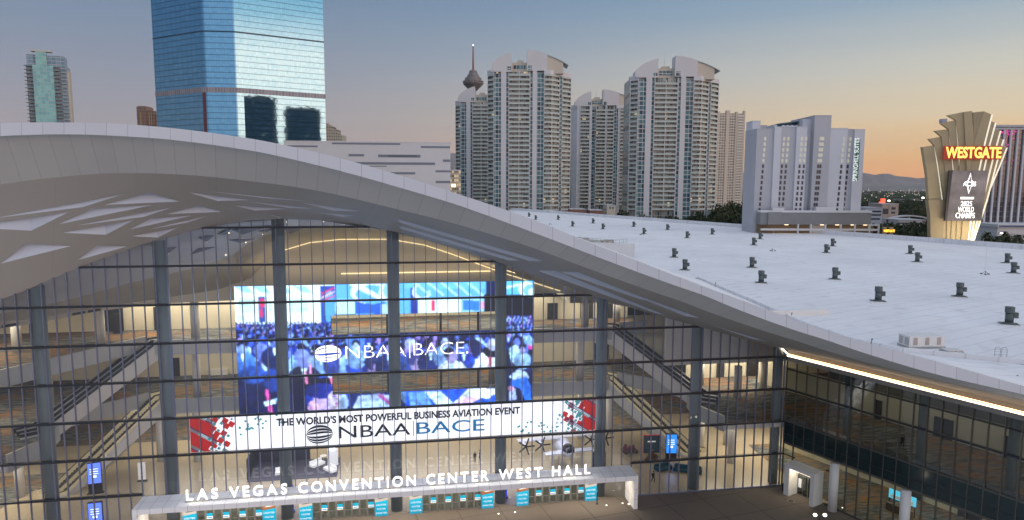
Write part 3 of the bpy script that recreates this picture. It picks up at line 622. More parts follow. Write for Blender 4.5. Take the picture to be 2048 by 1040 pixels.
mb.build('doorway', dk, hall)
# lamps of the lit interior
wm_ = (1, .86, .64); wm2 = (1, .88, .70)
LP = dict(l1=8800, l2=5000, l3=7800, void=3200, lg2=2000, lg3=2400, rg=1900, w2=800, w1=1500, l1s=2800)
def lamp(k_, at, sx, sy, col=wm_, rz=0): area('ceiling_lamp', at, sx, sy, LP[k_], col, hall, (0, 0, rz))
lamp('l1', (-38, 33, 9.05), 90, 18); lamp('l2', (-38, 31, 19.1), 80, 10); lamp('l3', (-46, 31, 26.5), 76, 8); area('ceiling_lamp', (1, 29, 24.7), 12, 5, 700, wm_, hall)
lamp('l1s', (-98, 12, 9.05), 20, 14); lamp('lg2', (-99, 12, 19.1), 14, 20); lamp('lg3', (-99, 14, 26.6), 14, 20); lamp('rg', (24, 20, 15.5), 20, 6); lamp('l1s', (24, 14, 9.0), 18, 14)
p = wing(23, 8, 19.5); lamp('w2', p, 44, 8, wm2, ang); p = wing(24, 7, 8.9); lamp('w1', p, 40, 8, wm2, ang)
area('void_lamp', (-38, 12, 34.5), 70, 8, LP['void'], wm2, hall); area('cove_lamp', (-36, 21.5, 31), 46, .6, 520, (1, .78, .46), hall, (rad(155), 0, 0)); area('lobby_lamp', (-38, 11, 9.6), 60, 1, 3200, (.85, .85, 1), hall)
mb = MB(); mb.face([(-112, .05, .012), (21.3, .05, .012), (21.3, 1, .012), wing(0, .3, .012), wing(46, .3, .012), wing(46, 18, .012), (48, 46, .012), (-112, 46, .012)]); mb.build('lobby_floor', M['terrazzo'], hall)
mb = MB(); mb.face([wing(9.5, .5, .02), wing(46, .5, .02), wing(46, 13.4, .02), wing(-12, 13.4, .02), wing(-14, 9, .02), wing(-4, 4.5, .02)]); mb.build('carpet', M['carpet'], hall)
mb = MB(); mb.face([(-112, 22, .02), (-89, 22, .02), (-93, 9, .02), (-96, 4, .02), (-112, 3, .02)]); mb.face([(-112, 34, .02), (-112, 46, .02), (44, 46, .02), (44, 34, .02)][::-1]); mb.face([(-7, 26, .02), (14, 26, .02), (14, 33.9, .02), (-7, 33.9, .02)]); mb.build('carpet', M['carpet'], hall)
# ================================================================== plaza, entrance canopy, lettering, doors
def hall_thing(name, label, cat, u, v, z=0, rot=0, group=None): return thing(name, label, cat, wld(u, v, z), TH+rot, group)
mb = MB(); mb.face([(-260, 84, -.004), (260, 84, -.004), (260, 150, -.004), (-260, 150, -.004)]); pz = mb.build('plaza', M['plaza']); tag(pz, kind='structure')
mb = MB(); mb.face([(-420, -420, -.01), (420, -420, -.01), (420, 83.9, -.01), (-420, 83.9, -.01)]); tag(mb.build('unseen_bounce_ground', mat('pale_bounce_paving', (.46, .46, .46), .85, noise=.1, nscale=.05)), kind='structure')  # unseen ground, made pale to bounce light up onto the soffit
cn = hall_thing('entrance_canopy', 'long white panelled entrance canopy projecting from the lobby glass above the doors', 'canopy', -36.5, 0)
x0, x1, yf = -33.6, 33.35, -4.0
mb = MB()
mb.face([(x0, yf, 4.95), (x1, yf, 4.95), (x1, -.12, 4.95), (x0, -.12, 4.95)], 0, [(x0/1.5, .02), (x1/1.5, .02), (x1/1.5, 1.98), (x0/1.5, 1.98)])
mb.face([(x0, yf, 4.25), (x1, yf, 4.25), (x1, yf, 4.95), (x0, yf, 4.95)], 0, [(x0/1.5, .1), (x1/1.5, .1), (x1/1.5, .9), (x0/1.5, .9)])
mb.face([(x0, yf, 4.25), (x0, -.12, 4.25), (x1, -.12, 4.25), (x1, yf, 4.25)], 0, [(x0/1.5, .02), (x0/1.5, 1.98), (x1/1.5, 1.98), (x1/1.5, .02)])
for x in (x0, x1): mb.face([(x, yf, 4.25), (x, -.12, 4.25), (x, -.12, 4.95), (x, yf, 4.95)], 0, [(.1, .1), (1.9, .1), (1.9, .9), (.1, .9)])
mb.build('roof_panel', M['deck'], cn)
for xa, xb in ((x0, x0+.55), (x1-.55, x1)):
    mb = MB()
    for (p, q) in (((xa, yf), (xb, yf)), ((xb, yf), (xb, -.12)), ((xb, -.12), (xa, -.12)), ((xa, -.12), (xa, yf))):
        L_ = math.dist(p, q)/1.5; mb.face([(*p, 0), (*q, 0), (*q, 4.249), (*p, 4.249)], 0, [(.05, .05), (L_+.05, .05), (L_+.05, 2.9), (.05, 2.9)])
    mb.build('end_wall', M['deck'], cn)
for s, x in ((1, x0+.75), (-1, x1-.75)):
    mb = MB(); mb.cyl(x, -2.4, .004, .06, .12, n=10); mb.build('uplight', M['led_warm'], cn)
    l = bpy.data.lights.new('uplight_lamp', 'SPOT'); l.energy = 260; l.color = (1, .78, .45); l.spot_size = rad(50); l.spot_blend = .5; l.shadow_soft_size = .1
    o = bpy.data.objects.new('uplight_lamp', l); COL.objects.link(o); o.parent = cn; o.location = (x, -2.4, .15); o.rotation_euler = (rad(180), rad(-7*s), 0)
area('canopy_lamp', (0, -2, 4.2), 64, 1.5, 2600, (1, .85, .65), cn)
fm_ = mat('floodlight', (1, .9, .7), emit=(1, .85, .6), estr=1.0)
for i in range(9): mb = MB(); mb.box(-27+i*6.2, -25.3+i*6.2, -3.35, -3.2, 4.955, 5.03); mb.build('floodlight', fm_, cn)
area('letter_lamp', (-.4, -3.2, 6.9), 54, .3, 380, (1, .93, .85), cn)
mw = mat('white_lit_letter', (.9, .9, .9), emit=(1, .97, .95), estr=.75)
lt = hall_thing('building_lettering', 'large white lettering spelling the hall name, standing on the canopy', 'sign', -36.9, -2.85, 4.95)
txt = 'LAS VEGAS CONVENTION CENTER WEST HALL'; ch = []; x = 0
for c in txt:
    if c == ' ': x += 1.05; continue
    me = textmesh(c, 2.0, 1.05, ext=.11, align='LEFT', bold=.03); xs = [v.co.x for v in me.vertices]; w = max(xs)-min(xs)
    for v in me.vertices: v.co.x -= min(xs)
    ch.append((me, x)); x += w+.52
tot = x-.52; sc_ = 54.0/tot
for me, xx in ch:
    me.materials.clear(); me.materials.append(mw); o = bpy.data.objects.new('letter', me); COL.objects.link(o); o.parent = lt; o.location = ((xx*sc_)-27.0, 0, .3); o.rotation_euler = (rad(90), 0, 0); o.scale = (sc_, 1, 1)
mb = MB(); mb.box(-27.2, 27.2, -.06, .06, .12, .24)
for i in range(28): mb.box(-27+2*i-.04, -27+2*i+.04, -.05, .05, .002, .12)
mb.build('rail', M['steel'], lt)
blue = mat('blue_banner', (.0, .36, .62), .5, emit=(0, .36, .62), estr=.25); white_ = mat('white_print', (.85, .85, .85), .5, emit=(1, 1, 1), estr=.25)  # blue and white prints carry a faint added glow, though no lamps
grey_ = mat('grey_print', (.45, .45, .45), .6); brn = mat('brown_print', (.28, .12, .06), .6)
stile = mat('door_stile', (.30, .29, .28), .4, .5)
grp = [(-65.2, -63.45), (-50.25, -48.5), (-35.3, -33.55), (-20.1, -18.35)]
for gi, (a, b) in enumerate(grp):
    for si, (p, q) in enumerate(((a, b), (a+10.15, b+10.15))):
        wdt = q-p; place = ['at left canopy end', 'left of canopy middle', 'right of canopy middle', 'at right canopy end'][gi]
        pic = [('grey aircraft', 'red brown cabin'), ('grey aircraft', 'black and white helicopter'), ('pale grey aircraft', 'dark brown cabin'), ('brown cabin', 'pale sky aircraft')][gi][si]
        t = hall_thing('door_banner', f'blue banner, {pic} picture, {"left" if si == 0 else "right"} of doors {place}', 'banner', (p+q)/2, -.5, 0, 0, 'blue banners beside the entrance doors')
        mb = MB(); mb.box(-wdt/2, wdt/2, -.03, .03, .05, 2.05); mb.ext([(-wdt/2, -.03, 2.05), (wdt/2, -.03, 2.05), (wdt/2, -.03, 2.3)], (0, .06, 0)); mb.build('panel', blue, t)
        mb = MB(); mb.ext([(-wdt/2, -.028, 2.052), (wdt/2, -.028, 2.302), (wdt/2, -.028, 3.3), (-wdt/2, -.028, 3.3)], (0, .055, 0)); pn = mb.build('picture', brn if 'brown' in pic else grey_, t)
        mb = MB(); mb.ext([(-.6, -.034, 2.5), (.1, -.034, 2.75), (.65, -.034, 2.62), (.1, -.034, 2.55)], (0, .004, 0)); mb.ext([(-.2, -.034, 2.9), (.5, -.034, 3.05), (.3, -.034, 2.9)], (0, .004, 0)); mb.build('motif', M['dark'] if 'brown' not in pic else white_, pn)
        for j, s_ in enumerate(('LIGHTER', 'FASTER', 'SMARTER')): text('slogan', s_, white_, t, (0, -.036, 1.55-.6*j), .36, 1.0, ext=.003)
        mb = MB(); mb.box(-wdt/2, wdt/2, -.05, .05, .004, .05); mb.build('foot', M['steel'], t)
    ds = bpy.data.objects.new('door_set', None); COL.objects.link(ds); ds.parent = hall; ds.location = (b, -.15, 0)
    mb = MB(); mb.box(0, 8.4, -.1, .1, 2.85, 3.0)
    for i in range(9): mb.box(i*1.05-.07, i*1.05+.07, -.09, .09, .004, 2.85)
    mb.build('frame', stile, ds)
    for i in range(8):
        x = .07+i*1.05; mb = MB(); mb.box(x+.0, x+.91, -.02, .02, .15, 2.84, 0); mb.box(x+.0, x+.91, -.04, .04, .02, .15, 1); mb.box(x, x+.06, -.035, .035, .15, 2.84, 1); mb.box(x+.85, x+.91, -.035, .035, .15, 2.84, 1); mb.box(x+.07, x+.84, -.1, -.05, 1.12, 1.17, 1); mb.build('door', [M['glassw'], stile], ds)
        if i % 2: 
            mb = MB(); mb.box(x+.07, x+.84, -.05, -.045, 1.62, 2.05, 0); mb.box(x+.07, x+.84, -.05, -.045, 1.25, 1.62, 1); mb.box(x+.14, x+.77, -.052, -.05, 1.36, 1.5, 0); mb.build('sticker', [blue, white_], ds)
mb = MB(); mb.box(-65.3, -53.2, -.12, .12, 3.02, 4.24); mb.box(-50.2, -38.3, -.12, .12, 3.02, 4.24); mb.box(-35.3, -23.4, -.12, .12, 3.02, 4.24); mb.box(-20.1, -8.1, -.12, .12, 3.02, 4.24); mb.build('door_head', M['glassw'], hall)
# --- hanging banner inside the glass
bx0, bx1, bz0, bz1 = -64.0, -8.25, 10.42, 15.2
bn = hall_thing('event_banner', 'very long white banner with red corners and event lettering stretched across the lobby glass', 'banner', 0, .3)
wpr = mat('self_lit_vinyl', (.80, .80, .80), .5, emit=(.9, .93, 1), estr=.78)  # unlit sheet given its own glow so that it looks brightly lit
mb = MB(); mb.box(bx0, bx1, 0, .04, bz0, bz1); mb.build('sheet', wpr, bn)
pr = dict(r=mat('red_print', (.55, .02, .02), .5, emit=(.8, .02, .02), estr=.25), t=mat('teal_print', (.10, .38, .42), .5, emit=(.1, .5, .55), estr=.2), n=mat('navy_print', (.06, .05, .22), .5, emit=(.06, .05, .3), estr=.15), k=mat('black_print', (.012, .012, .03), .5), b=mat('azure_print', (.01, .20, .45), .5, emit=(0, .3, .6), estr=.2))  # coloured prints share the sheet's added glow; black has none
def clip(poly, ax, lim, sgn):
    out = []
    for a, b in zip(poly, poly[1:]+poly[:1]):
        da, db = sgn*(a[ax]-lim), sgn*(b[ax]-lim)
        if da <= 0: out.append(a)
        if (da < 0 < db) or (db < 0 < da): t = da/(da-db); out.append((a[0]+(b[0]-a[0])*t, a[1]+(b[1]-a[1])*t))
    return out
ML = {c: MB() for c in 'rtn'}; lay = {'r': 0, 'n': .003, 't': .006}
def quad(c, x, z, L_, w, ang_=-33):
    d = (math.cos(rad(ang_)), math.sin(rad(ang_))); n = (-d[1], d[0]); P = [(x+d[0]*a+n[0]*b, z+d[1]*a+n[1]*b) for a, b in ((0, -w/2), (L_, -w/2), (L_, w/2), (0, w/2))]
    for ax, lim, sg in ((0, bx0+.02, -1), (0, bx1-.02, 1), (1, bz0+.02, -1), (1, bz1-.02, 1)):
        P = clip(P, ax, lim, sg)
        if len(P) < 3: return
    ML[c].face([(p[0], -.006-lay[c], p[1]) for p in P])
rnd = random.Random(5); dd = (math.cos(rad(-33)), math.sin(rad(-33)))
for side in (0, 1):
    for i in range(-9, 18):
        # rows run down to the right; red bars grow from the corner, small squares scatter off their ends
        if side == 0: ox, oz, s = bx0-3, bz1+4.2-i*.62, 1
        else: ox, oz, s = bx1+3, bz0-4.2+i*.62, -1
        ln_ = 6.0+2.2*rnd.random()-.1*abs(i-4)
        pt = lambda a: (ox+s*dd[0]*a, oz+s*dd[1]*a)
        def put(c, a, L_, w):
            p = pt(a if s == 1 else a+L_); quad(c, p[0], p[1], L_, w)
        if i % 4 == 2:
            for kk in (-.2, .02, .24): 
                p = pt(0); 
                q_ = pt(0 if s == 1 else ln_+1.4); quad('n' if rnd.random() < .5 else 't', q_[0], q_[1]+kk, ln_+1.4, .13)
        if i % 4 != 2: put('r', 0, ln_, .53)
        else: put('r', 0, 4.4+rnd.random(), .53)
        a = ln_+.12
        for _ in range(rnd.randint(2, 4)):
            q = rnd.random(); w = .74 if q < .5 else .38; put('r' if q < .45 else 't', a, w, w); a += w+.1+rnd.random()*.3
    for _ in range(26):
        x = rnd.uniform(5.2, 12.2); z = rnd.uniform(.1, 1.9 if x > 7 else 2.6); quad('t', (bx0+x) if side == 0 else bx1-x, (bz1-z) if side == 0 else bz0+z, .28, .28)
for c in 'rnt': ML[c].build('pattern', pr[c], bn)
def globe(name, m, parent, cx, y, cz, rx, rz, solid=False):
    mb = MB(); xs = [-1+i/12 for i in range(25)]
    for a, b in ((1, .74), (.64, .38), (.30, .06), (-.20, -.44), (-.54, -.76), (-.84, -1)):
        for p, q in zip(xs, xs[1:]):
            cp, cq = math.sqrt(max(0, 1-p*p)), math.sqrt(max(0, 1-q*q)); sk = lambda t: .10*t if abs(a) < .9 else 0
            mb.face([(cx+rx*p, y, cz+rz*(b*cp+sk(p)*cp)), (cx+rx*q, y, cz+rz*(b*cq+sk(q)*cq)), (cx+rx*q, y, cz+rz*(a*cq+sk(q)*cq)), (cx+rx*p, y, cz+rz*(a*cp+sk(p)*cp))])
    return mb.build(name, m, parent)
globe('emblem', pr['k'], bn, fac(639, 873).x, -.012, 12.0, 1.78, 1.3)
def fit(name, s, m, parent, xa, xb, y, z, h, ext=.004, bold=0):
    o = text(name, s, m, parent, (xa, y, z), 1, 1, ext=ext, align='LEFT', bold=bold); xs = [v.co.x for v in o.data.vertices]; ys = [v.co.y for v in o.data.vertices]
    for v in o.data.vertices: v.co.x = (v.co.x-min(xs))*(xb-xa)/(max(xs)-min(xs)); v.co.y = (v.co.y-min(ys))*h/(max(ys)-min(ys))
    return o
fit('slogan', "THE WORLD'S MOST POWERFUL BUSINESS AVIATION EVENT", pr['k'], bn, fac(552, 850).x, fac(1041, 820).x, -.012, 13.42, 1.12, .004, .035)
fit('name', 'NBAA', pr['k'], bn, fac(677, 870).x, fac(821, 860).x, -.012, 11.25, 1.72, .004, .004); fit('name', 'BACE', pr['b'], bn, fac(833, 860).x, fac(970, 855).x, -.012, 11.25, 1.72, .004, .004)
mb = MB(); x_ = fac(827, 860).x; mb.box(x_-.07, x_+.07, -.014, -.01, 11.0, 13.2); mb.build('divider', grey_, bn)
# --- the video wall -------------------------------------------------------------------
VW = [(-61.3, 15.9), (-14.5, 15.9)]; vx0, vx1, vz0, vz1, vv = -61.3, -14.5, 10.15, 30.4, 16.0
HOLES = [(-47.0, -20.45, 22.35, 25.45), (-47.05, -20.0, 12.7, 16.15)]
RX, RZ = 312, 136
img = np.zeros((RZ, RX, 3)); U_, V_ = np.meshgrid((np.arange(RX)+.5)/RX, (np.arange(RZ)+.5)/RZ)
X_ = 25+1985*U_; tp_ = 42-36*U_; bt_ = 885-85*U_; Y_ = tp_+(bt_-tp_)*V_
def rc(x0, x1, y0, y1, c): img[(X_ >= x0) & (X_ < x1) & (Y_ >= y0) & (Y_ < y1)] = c
def elp(cx, cy, rx, ry, c, rot=0, lim=None):
    ca, sa = math.cos(rot), math.sin(rot); dx, dy = X_-cx, Y_-cy
    m = ((dx*ca+dy*sa)/rx)**2+((-dx*sa+dy*ca)/ry)**2 < 1
    if lim is not None: m &= Y_ < lim
    sh = np.clip(.72+.38*((dx*.8-dy*.35)/max(rx, ry)), .3, 1.25) if cy > 285 else 1.0
    img[m] = (np.array(c)*(sh[..., None] if cy > 285 else 1)*np.ones(3))[m] if cy > 285 else c
def pg(pts, c):
    m = np.zeros(X_.shape, bool)
    for (x0, y0), (x1, y1) in zip(pts, pts[1:]+pts[:1]):
        if y0 == y1: continue
        m ^= ((y0 > Y_) != (y1 > Y_)) & (X_ < (x1-x0)*(Y_-y0)/(y1-y0)+x0)
    img[m] = c
NV = (.004, .008, .07); DB = (.006, .03, .35); BL = (.01, .09, .95); LB = (.12, .42, .95); PB = (.45, .72, 1); WH = (.88, .95, 1); SK = (.34, .30, .78); PK = (.85, .45, .8); RD = (.75, .03, .12)
img[:] = NV
rc(0, 660, 0, 300, WH)
for i, x in enumerate((60, 170, 300, 430)): pg([(x-40, 38), (x+40, 38), (x+90, 88), (x+20, 80)], (.35, .6, .95))
for x0, x1 in ((50, 160), (232, 255), (360, 485)):
    rc(x0, x1, 118, 212, (.62, .80, .76))
    for k_ in range(3): rc(x0, x1, 135+26*k_, 139+26*k_, (.3, .5, .5))
rc(40, 90, 225, 265, (.62, .80, .76)); rc(170, 218, 105, 275, (.02, .06, .3)); elp(195, 150, 16, 32, RD); elp(188, 215, 12, 30, RD)
rc(568, 662, 36, 345, (.01, .06, .42)); elp(625, 180, 34, 118, (.10, .36, .85))
for k_ in range(3): pg([(572, 85+25*k_), (660, 45+25*k_), (660, 55+25*k_), (572, 98+25*k_)], RD if k_ % 2 == 0 else (.8, .5, .8))
rc(660, 1670, 0, 225, LB); rc(660, 800, 125, 225, (.55, .82, 1)); rc(790, 985, 120, 222, (.02, .10, .62))
elp(890, 85, 130, 70, (.75, .85, 1)); elp(905, 95, 110, 62, LB); elp(1010, 80, 60, 62, (.8, .8, 1)); elp(1015, 70, 40, 50, (.25, .5, 1)); pg([(750, 30), (830, 30), (1000, 130), (960, 135)], (.8, .9, 1))
rc(960, 1050, 160, 222, (.45, .6, 1)); rc(1120, 1670, 0, 60, (.15, .5, 1)); rc(1155, 1207, 50, 222, (.01, .03, .30)); elp(1230, 80, 60, 55, (.7, .8, 1)); elp(1240, 70, 46, 45, (.15, .45, .95))
rc(1210, 1500, 120, 222, (.75, .9, 1)); rc(1300, 1322, 130, 205, RD); rc(1330, 1500, 150, 222, WH); rc(1505, 1665, 110, 215, (.3, .6, 1)); rc(1515, 1630, 135, 200, (.03, .18, .8)); rc(1635, 1660, 140, 190, (.8, .35, .6))
for k_ in range(5): pg([(1180+90*k_, 20), (1200+90*k_, 20), (1300+90*k_, 100), (1285+90*k_, 105)], (.5, .8, 1))
rc(1662, 2012, 96, 360, (.002, .003, .008)); rc(1780, 2012, 0, 98, (.12, .5, 1)); elp(1960, 60, 60, 46, (.85, .9, 1)); elp(1985, 70, 50, 42, (.2, .5, .95)); elp(2000, 80, 30, 26, WH); pg([(1780, 50), (1920, 20), (1930, 34), (1790, 66)], (.7, .9, 1))
rr = np.random.RandomState(3)
def person_px(x, y, r, skin, suit, hair=NV, turn=0):
    elp(x, y+r*2.6, r*2.1, r*1.9, suit); pg([(x-r*.35, y+r*.8), (x+r*.35, y+r*.8), (x+r*.1, y+r*2.2), (x-r*.1, y+r*2.2)], (.6, .75, 1)); elp(x, y, r*.78, r*1.05, skin); elp(x-turn*r*.25, y-r*.45, r*.82, r*.72, hair); elp(x+turn*r*.25, y+r*.15, r*.55, r*.7, skin)
rc(25, 1780, 285, 900, (.008, .015, .09)); rc(1830, 2012, 235, 480, (.006, .012, .08)); rc(1780, 2012, 470, 900, (.004, .008, .05))
def crowd(xa, xb, ya, yb, r0, r1, n):
    for y in np.linspace(ya, yb, n):
        f = (y-ya)/max(1, yb-ya); r = r0+(r1-r0)*f; x = xa+rr.rand()*r
        while x < xb:
            q = rr.rand(); sk = [(.08, .16, .9), (.16, .26, 1), (.40, .26, .85), (.03, .07, .55)][int(q*4)]; su = [(.006, .01, .10), (.01, .04, .45), (.02, .10, .8), (.30, .50, 1)][min(3, int(rr.rand()*4.6))]
            person_px(x, y+rr.randn()*r*.3, r, sk, su, turn=1); x += r*(2.0+rr.rand()*1.1)
crowd(25, 665, 282, 345, 9, 16, 5); crowd(1830, 2012, 240, 330, 9, 17, 5); crowd(25, 665, 368, 400, 26, 30, 2); crowd(665, 1780, 385, 430, 28, 34, 2); crowd(1830, 2012, 350, 440, 24, 34, 2); crowd(330, 1780, 450, 470, 36, 40, 2)
person_px(195, 485, 62, (.16, .20, .80), (.015, .07, .42), (.22, .30, .85), 1); person_px(60, 440, 40, (.3, .4, .95), (.06, .2, .7)); person_px(265, 400, 42, (.2, .3, .9), (.01, .03, .2), turn=1)
person_px(450, 520, 58, (.35, .4, 1), (.008, .012, .06), (.28, .36, .9), 1); rc(485, 498, 545, 620, (.8, .3, .6)); person_px(625, 560, 70, (.04, .07, .38), (.02, .08, .5), (.02, .05, .3))
pg([(720, 370), (860, 365), (830, 470), (740, 480)], (.10, .25, .8)); person_px(790, 430, 34, (.7, .85, 1), (.3, .5, .95)); person_px(925, 575, 78, (.62, .42, .95), (.01, .02, .12), (.03, .04, .2), 1)
person_px(1010, 450, 46, (.4, .35, .9), (.01, .03, .2)); person_px(1165, 440, 48, (.65, .5, 1), (.03, .1, .5), (.5, .55, 1), 1); person_px(1200, 545, 66, (.7, .5, .95), (.25, .45, .95), (.10, .10, .4), 1); person_px(1290, 430, 44, (.5, .3, .85), (.01, .03, .2), turn=1); person_px(1390, 400, 40, (.55, .6, 1), (.3, .5, 1))
pg([(1340, 600), (1400, 520), (1500, 540), (1560, 600)], (.8, .85, 1)); person_px(1430, 500, 50, (.6, .45, .95), (.8, .85, 1), turn=1); pg([(1570, 590), (1660, 450), (1760, 480), (1800, 600)], (.75, .75, 1)); elp(1715, 465, 62, 50, (.006, .006, .03)); elp(1720, 425, 40, 40, (.7, .7, 1)); rc(1695, 1712, 505, 570, RD)
pg([(1540, 400), (1600, 370), (1660, 470), (1590, 520)], (.01, .015, .08)); pg([(1590, 380), (1640, 380), (1690, 450)], (.4, .55, 1))
rc(25, 330, 640, 900, (.004, .01, .07)); elp(120, 620, 90, 60, (.02, .10, .5)); elp(250, 665, 62, 70, (.01, .06, .4)); pg([(195, 720), (215, 720), (240, 880), (215, 880)], (.9, .1, .45)); pg([(285, 760), (310, 760), (312, 880), (290, 880)], RD); pg([(185, 800), (260, 780), (262, 810), (190, 830)], (.7, .85, 1)); pg([(255, 780), (285, 775), (300, 830)], (.3, .5, .9))
rc(360, 680, 640, 880, (.003, .004, .03)); elp(570, 790, 120, 110, (.02, .08, .75)); elp(590, 810, 92, 115, (.80, .52, .95)); elp(560, 730, 110, 52, (.012, .03, .32)); elp(500, 840, 34, 44, (.9, .5, .85)); elp(640, 800, 46, 70, (.95, .75, 1)); elp(640, 765, 20, 8, (.3, .15, .5)); elp(655, 815, 16, 10, (.6, .2, .5)); pg([(610, 640), (645, 640), (668, 720), (640, 720)], (.95, .2, .4)); pg([(450, 600), (465, 600), (470, 680), (455, 680)], (.9, .25, .5)); elp(700, 810, 30, 60, (.5, .65, 1))
rc(740, 1080, 740, 900, (.01, .02, .14)); pg([(760, 850), (800, 765), (930, 750), (1060, 770), (1065, 850)], (.45, .55, .95)); pg([(915, 755), (960, 755), (1050, 840), (1030, 845)], (.6, .12, .45)); pg([(1010, 760), (1040, 755), (1065, 830)], (.02, .05, .3))
rc(1120, 1785, 720, 850, BL); pg([(1130, 740), (1250, 735), (1300, 830), (1150, 840)], (.15, .35, .95)); pg([(1245, 735), (1350, 730), (1450, 820), (1330, 830)], (.7, .85, 1)); pg([(1440, 820), (1550, 720), (1760, 715), (1700, 780), (1560, 820)], (.85, .85, 1)); pg([(1450, 815), (1540, 770), (1630, 785), (1560, 822)], (.95, .55, .85)); pg([(1560, 822), (1640, 780), (1770, 800), (1770, 830)], (.02, .12, .7)); pg([(1700, 735), (1780, 730), (1780, 790)], WH)
elp(1915, 430, 30, 60, (.01, .015, .06)); person_px(1890, 400, 34, (.18, .25, .8), (.01, .015, .07)); pg([(1835, 450), (1880, 425), (1960, 520), (1900, 560), (1850, 540)], (.45, .65, .95)); person_px(1930, 455, 30, (.4, .35, .8), (.35, .55, .9)); rc(1970, 2005, 430, 455, (.8, .05, .35))
pg([(1835, 640), (1900, 590), (1960, 610), (1980, 650), (1870, 660)], (.5, .6, .9)); pg([(1850, 665), (1960, 640), (1990, 700), (1995, 800), (1950, 800), (1920, 720), (1850, 700)], (.02, .16, .75)); pg([(1835, 700), (1880, 720), (1890, 790), (1840, 800)], (.5, .55, .9)); elp(1850, 720, 22, 18, (.8, .4, .6))
img = np.clip(img*np.array([.82, 1.0, 1.12]), 0, 1)
for _ in range(1):
    pd = np.pad(img, ((1, 1), (1, 1), (0, 0)), 'edge'); img = .4*img+.1*(pd[:-2, 1:-1]+pd[2:, 1:-1]+pd[1:-1, :-2]+pd[1:-1, 2:])+.05*(pd[:-2, :-2]+pd[2:, 2:]+pd[:-2, 2:]+pd[2:, :-2])
def blobn(st):
    g = rr.rand(RZ//st+2, RX//st+2); xi = np.arange(RX)/st; r0 = np.array([np.interp(xi, np.arange(g.shape[1]), row) for row in g]); yi = np.arange(RZ)/st
    return np.array([np.interp(yi, np.arange(g.shape[0]), r0[:, j]) for j in range(RX)]).T
tex = (.6*blobn(3)+.4*blobn(9))[..., None]; img = np.where(Y_[..., None] > 285, np.clip(img*(.25+1.45*tex), 0, 1)**1.08, img*(.9+.2*tex))
img = img*(rr.rand(RZ, RX, 1)*.14+.93)
mb = MB(); gxs = np.linspace(0, vx1-vx0, RX+1); gzs = np.linspace(vz1-vz0, 0, RZ+1); cols = []
for iz in range(RZ):
    for ix in range(RX):
        cx = vx0+(gxs[ix]+gxs[ix+1])/2; cz = vz0+(gzs[iz]+gzs[iz+1])/2
        if any(a < cx < b and c < cz < d for a, b, c, d in HOLES): continue
        mb.f.append((iz*(RX+1)+ix, (iz+1)*(RX+1)+ix, (iz+1)*(RX+1)+ix+1, iz*(RX+1)+ix+1)); mb.m.append(0); cols.append(img[iz, ix])
mb.v = [(float(x), 0, float(z)) for z in gzs for x in gxs]
k = NT('video_pixels'); a = k.n('ShaderNodeAttribute', attribute_name='picture'); pm = k.done((.01, .01, .01), .4, emit=a.outputs[0], estr=1.7)
vt = hall_thing('video_wall', 'huge lit video wall showing a seated conference audience in blue light', 'video screen', vx0, vv, vz0)
sc_o = mb.build('display', pm, vt); ca = sc_o.data.color_attributes.new('picture', 'FLOAT_COLOR', 'CORNER')
ca.data.foreach_set('color', np.repeat(np.concatenate([np.array(cols), np.ones((len(cols), 1))], 1), 4, axis=0).astype(np.float32).ravel())
mb = MB(); D_ = .5
def vbox(a, b, c, d): mb.box(a-vx0, b-vx0, .03, D_, c-vz0, d-vz0)
h1, h2 = HOLES
vbox(vx0, h1[0], vz0, vz1); vbox(h1[1]+.0, vx1, vz0, vz1); vbox(h1[0], h1[1], h1[3], vz1); vbox(h1[0], h1[1], h2[3], h1[2]); vbox(h1[0], h1[1], vz0, h2[2]); mb.build('cabinet', M['dark'], vt)
mb = MB()
for x in (-38.3, -29.8, -23.7): mb.box(x-vx0-.18, x-vx0+.18, .1, .45, 12.65-vz0, 16.2-vz0); mb.box(x-vx0-.18, x-vx0+.18, .1, .45, 22.3-vz0, 25.5-vz0)
mb.build('post', M['dark'], vt)
lw = mat('screen_white', (.9, .9, .9), emit=(1, 1, 1), estr=1.3)
p0, p1 = fac(682, 722, 15.9), fac(815, 696, 15.9); fit('name', 'NBAA', lw, vt, -44.9-vx0, -35.4-vx0, -.03, 18.5-vz0, 2.0, .004, -.015); fit('name', 'BACE', lw, vt, -34.2-vx0, -26.0-vx0, -.03, 18.6-vz0, 2.0, .004, -.015)
mb = MB(); mb.box(-34.9-vx0, -34.75-vx0, -.034, -.03, 18.2-vz0, 21-vz0); mb.box(-25.7-vx0, -25.4-vx0, -.034, -.03, 18.6-vz0, 18.95-vz0); mb.build('divider', lw, vt); globe('emblem', lw, vt, -47.6-vx0, -.03, 19.4-vz0, 2.1, 1.35)
